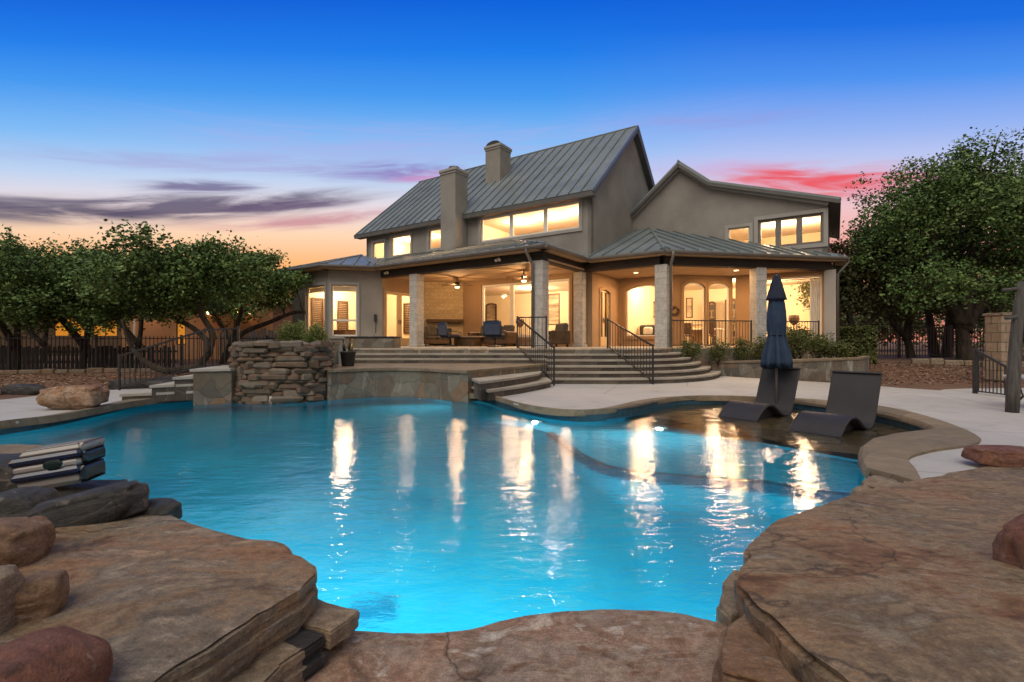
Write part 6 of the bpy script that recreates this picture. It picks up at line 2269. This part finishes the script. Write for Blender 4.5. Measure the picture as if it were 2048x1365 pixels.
p = pd(1702, 690, 18.6)
def clipped(loc, sx, sy, h, n, label, seed, mat, leaf=.05):
    rnd = random.Random(seed)
    t = empty('hedge', loc)
    tag(t, label, 'hedge')
    MB().rbox(-sx * .7, sx * .7, -sy * .7, sy * .7, 0, h * .82, .12).build('stem', M['bark'], t)
    vs, fs = [], []
    for _ in range(n):
        f = rnd.randint(0, 4)
        p = Vector((rnd.uniform(-1, 1), rnd.uniform(-1, 1), rnd.uniform(0, 1)))
        if f == 0: p.z = 1
        elif f < 3: p.y = -1 if f == 1 else 1
        else: p.x = -1 if f == 3 else 1
        k = 1 - .25 * rnd.random() ** 2
        rr = 1 - .12 * (abs(p.x) > .8 and abs(p.y) > .8)
        q = Vector((p.x * sx * k * rr, p.y * sy * k * rr, .03 + p.z * h * (1 - .12 * rnd.random())))
        q += Vector((1, 1, 1)) * .09 * noise.noise(q * 2.2)
        a = Vector((rnd.gauss(0, 1), rnd.gauss(0, 1), rnd.gauss(.2, 1))).normalized()
        s = a.cross(Vector((rnd.gauss(0, 1), rnd.gauss(0, 1), rnd.gauss(0, 1)))).normalized()
        l_ = leaf * rnd.uniform(.7, 1.4)
        i = len(vs)
        vs += [q - a * l_ * .5, q + s * l_ * .38, q + a * l_ * .6, q - s * l_ * .38]
        fs.append((i, i + 1, i + 2, i + 3))
    me = bpy.data.meshes.new('foliage')
    me.from_pydata([tuple(v) for v in vs], [], fs)
    me.materials.append(M[mat])
    o = bpy.data.objects.new('foliage', me)
    col.objects.link(o)
    o.parent = t
clipped((p.x, p.y, .25), .62, .7, 1.42, 9000, 'clipped square hedge beside the end of the porch', 81, 'leaf_shrub', .07)
for i, (x, d, r, h, lb_) in enumerate(((580, 15.4, .45, 1.58, 'round green bush behind the spa, the left one of two'), (627, 15.0, .42, 1.52, 'round green bush below the bay window, the right one of two'))):
    p = pd(x, 690, d)
    shrub((p.x, p.y, 0), r, h * 1.05, 9000, lb_, 91 + i, 'leaf_box', .045, 'round bushes behind the spa', stems=12)

# ------------------------------------------------------------------ neighbour's lit houses
nb = empty('neighbor_house', (-24.3, 31, 0), -.12)
tag(nb, 'neighbour house with a lit tan stucco wall behind the oaks', 'house')
F = Fr((0, 0), (1, 0))
mb = MB()
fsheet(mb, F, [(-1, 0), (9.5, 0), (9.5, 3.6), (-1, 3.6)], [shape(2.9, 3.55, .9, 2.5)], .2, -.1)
mb.build('wall', M['stucco_neighbor_lit'], nb)
mb = MB(); mb.box(-1, 9.5, 5.8, 6, 0, 3.6); mb.box(-1, -.8, .001, 5.8, 0, 3.6); mb.box(9.3, 9.5, .001, 5.8, 0, 3.6); mb.build('wall', M['stucco_neighbor_lit'], nb)
roofm = MB(); roofm.prism([(-1.4, -.5), (9.9, -.5), (9.9, 6.5), (-1.4, 6.5)], 3.6, 3.75); roofm.add([(-1.4, -.5, 3.75), (9.9, -.5, 3.75), (9.9, 6.5, 3.75), (-1.4, 6.5, 3.75), (2, 3, 4.6), (6.5, 3, 4.6)], [(0, 1, 5, 4), (1, 2, 5), (2, 3, 4, 5), (3, 0, 4)])
roofm.build('roof', M['roof'], nb)
w = MB(); fsheet(w, F, shape(2.9, 3.55, .9, 2.5), [shape(2.96, 3.49, .96, 2.44)], .06, -.05); wn = w.build('window', M['wood_dark'], nb)
MB().add([F(2.93, .93, -.06), F(3.52, .93, -.06), F(3.52, 2.47, -.06), F(2.93, 2.47, -.06)], [(0, 1, 2, 3)]).build('pane', M['window_amber'], wn)
MB().tube([(0.2, -.25, 0), (.2, -.25, 3.4)], .08, 8).build('post', M['sash'], nb)
for x in (1.2, 5.2, 8.0):
    L = bpy.data.lights.new('porch_lamp', 'POINT'); L.energy = 15; L.color = (1, .5, .2); L.shadow_soft_size = .1
    lo = bpy.data.objects.new('porch_lamp', L); lo.location = (x, -1.1, 2.9); lo.parent = nb; col.objects.link(lo)
    MB().lathe([(.05, .1), (.08, .06), (.09, -.08), (.03, -.1)], 12, Matrix.Translation((x, -.12, 2.9))).build('wall_lamp', M['lamp_warm'], nb, True)
nb2 = empty('neighbor_house', (-35.6, 36, 0), .1)
tag(nb2, 'far neighbour house with amber windows glowing under the oaks', 'house')
wins = [(1.2, 3.3, 1.5, 2.9), (3.9, 5.6, 1.5, 3.0)]
mb = MB(); fsheet(mb, F, [(-4, 0), (9, 0), (9, 3.4), (-4, 3.4)], [shape(*q) for q in wins], .2, -.1); mb.build('wall', M['wood_dark'], nb2)
mb = MB(); mb.box(-4, 9, 5, 5.2, 0, 3.4); mb.box(-4, -3.8, 0, 5, 0, 3.4); mb.box(8.8, 9, 0, 5, 0, 3.4); mb.build('wall', M['wood_dark'], nb2)
mb = MB(); mb.prism([(-4.5, -.6), (9.5, -.6), (9.5, 5.6), (-4.5, 5.6)], 3.4, 3.55); mb.build('roof', M['roof'], nb2)
for q in wins:
    w = MB(); fsheet(w, F, shape(*q), [shape(q[0] + .05, (q[0] + q[1]) / 2 - .03, q[2] + .05, q[3] - .05), shape((q[0] + q[1]) / 2 + .03, q[1] - .05, q[2] + .05, q[3] - .05)], .06, -.05)
    wn = w.build('window', M['wood_dark'], nb2)
    MB().add([F(s, z, -.06) for s, z in shape(q[0] + .03, q[1] - .03, q[2] + .03, q[3] - .03)], [(0, 1, 2, 3)]).build('pane', M['window_amber'], wn)
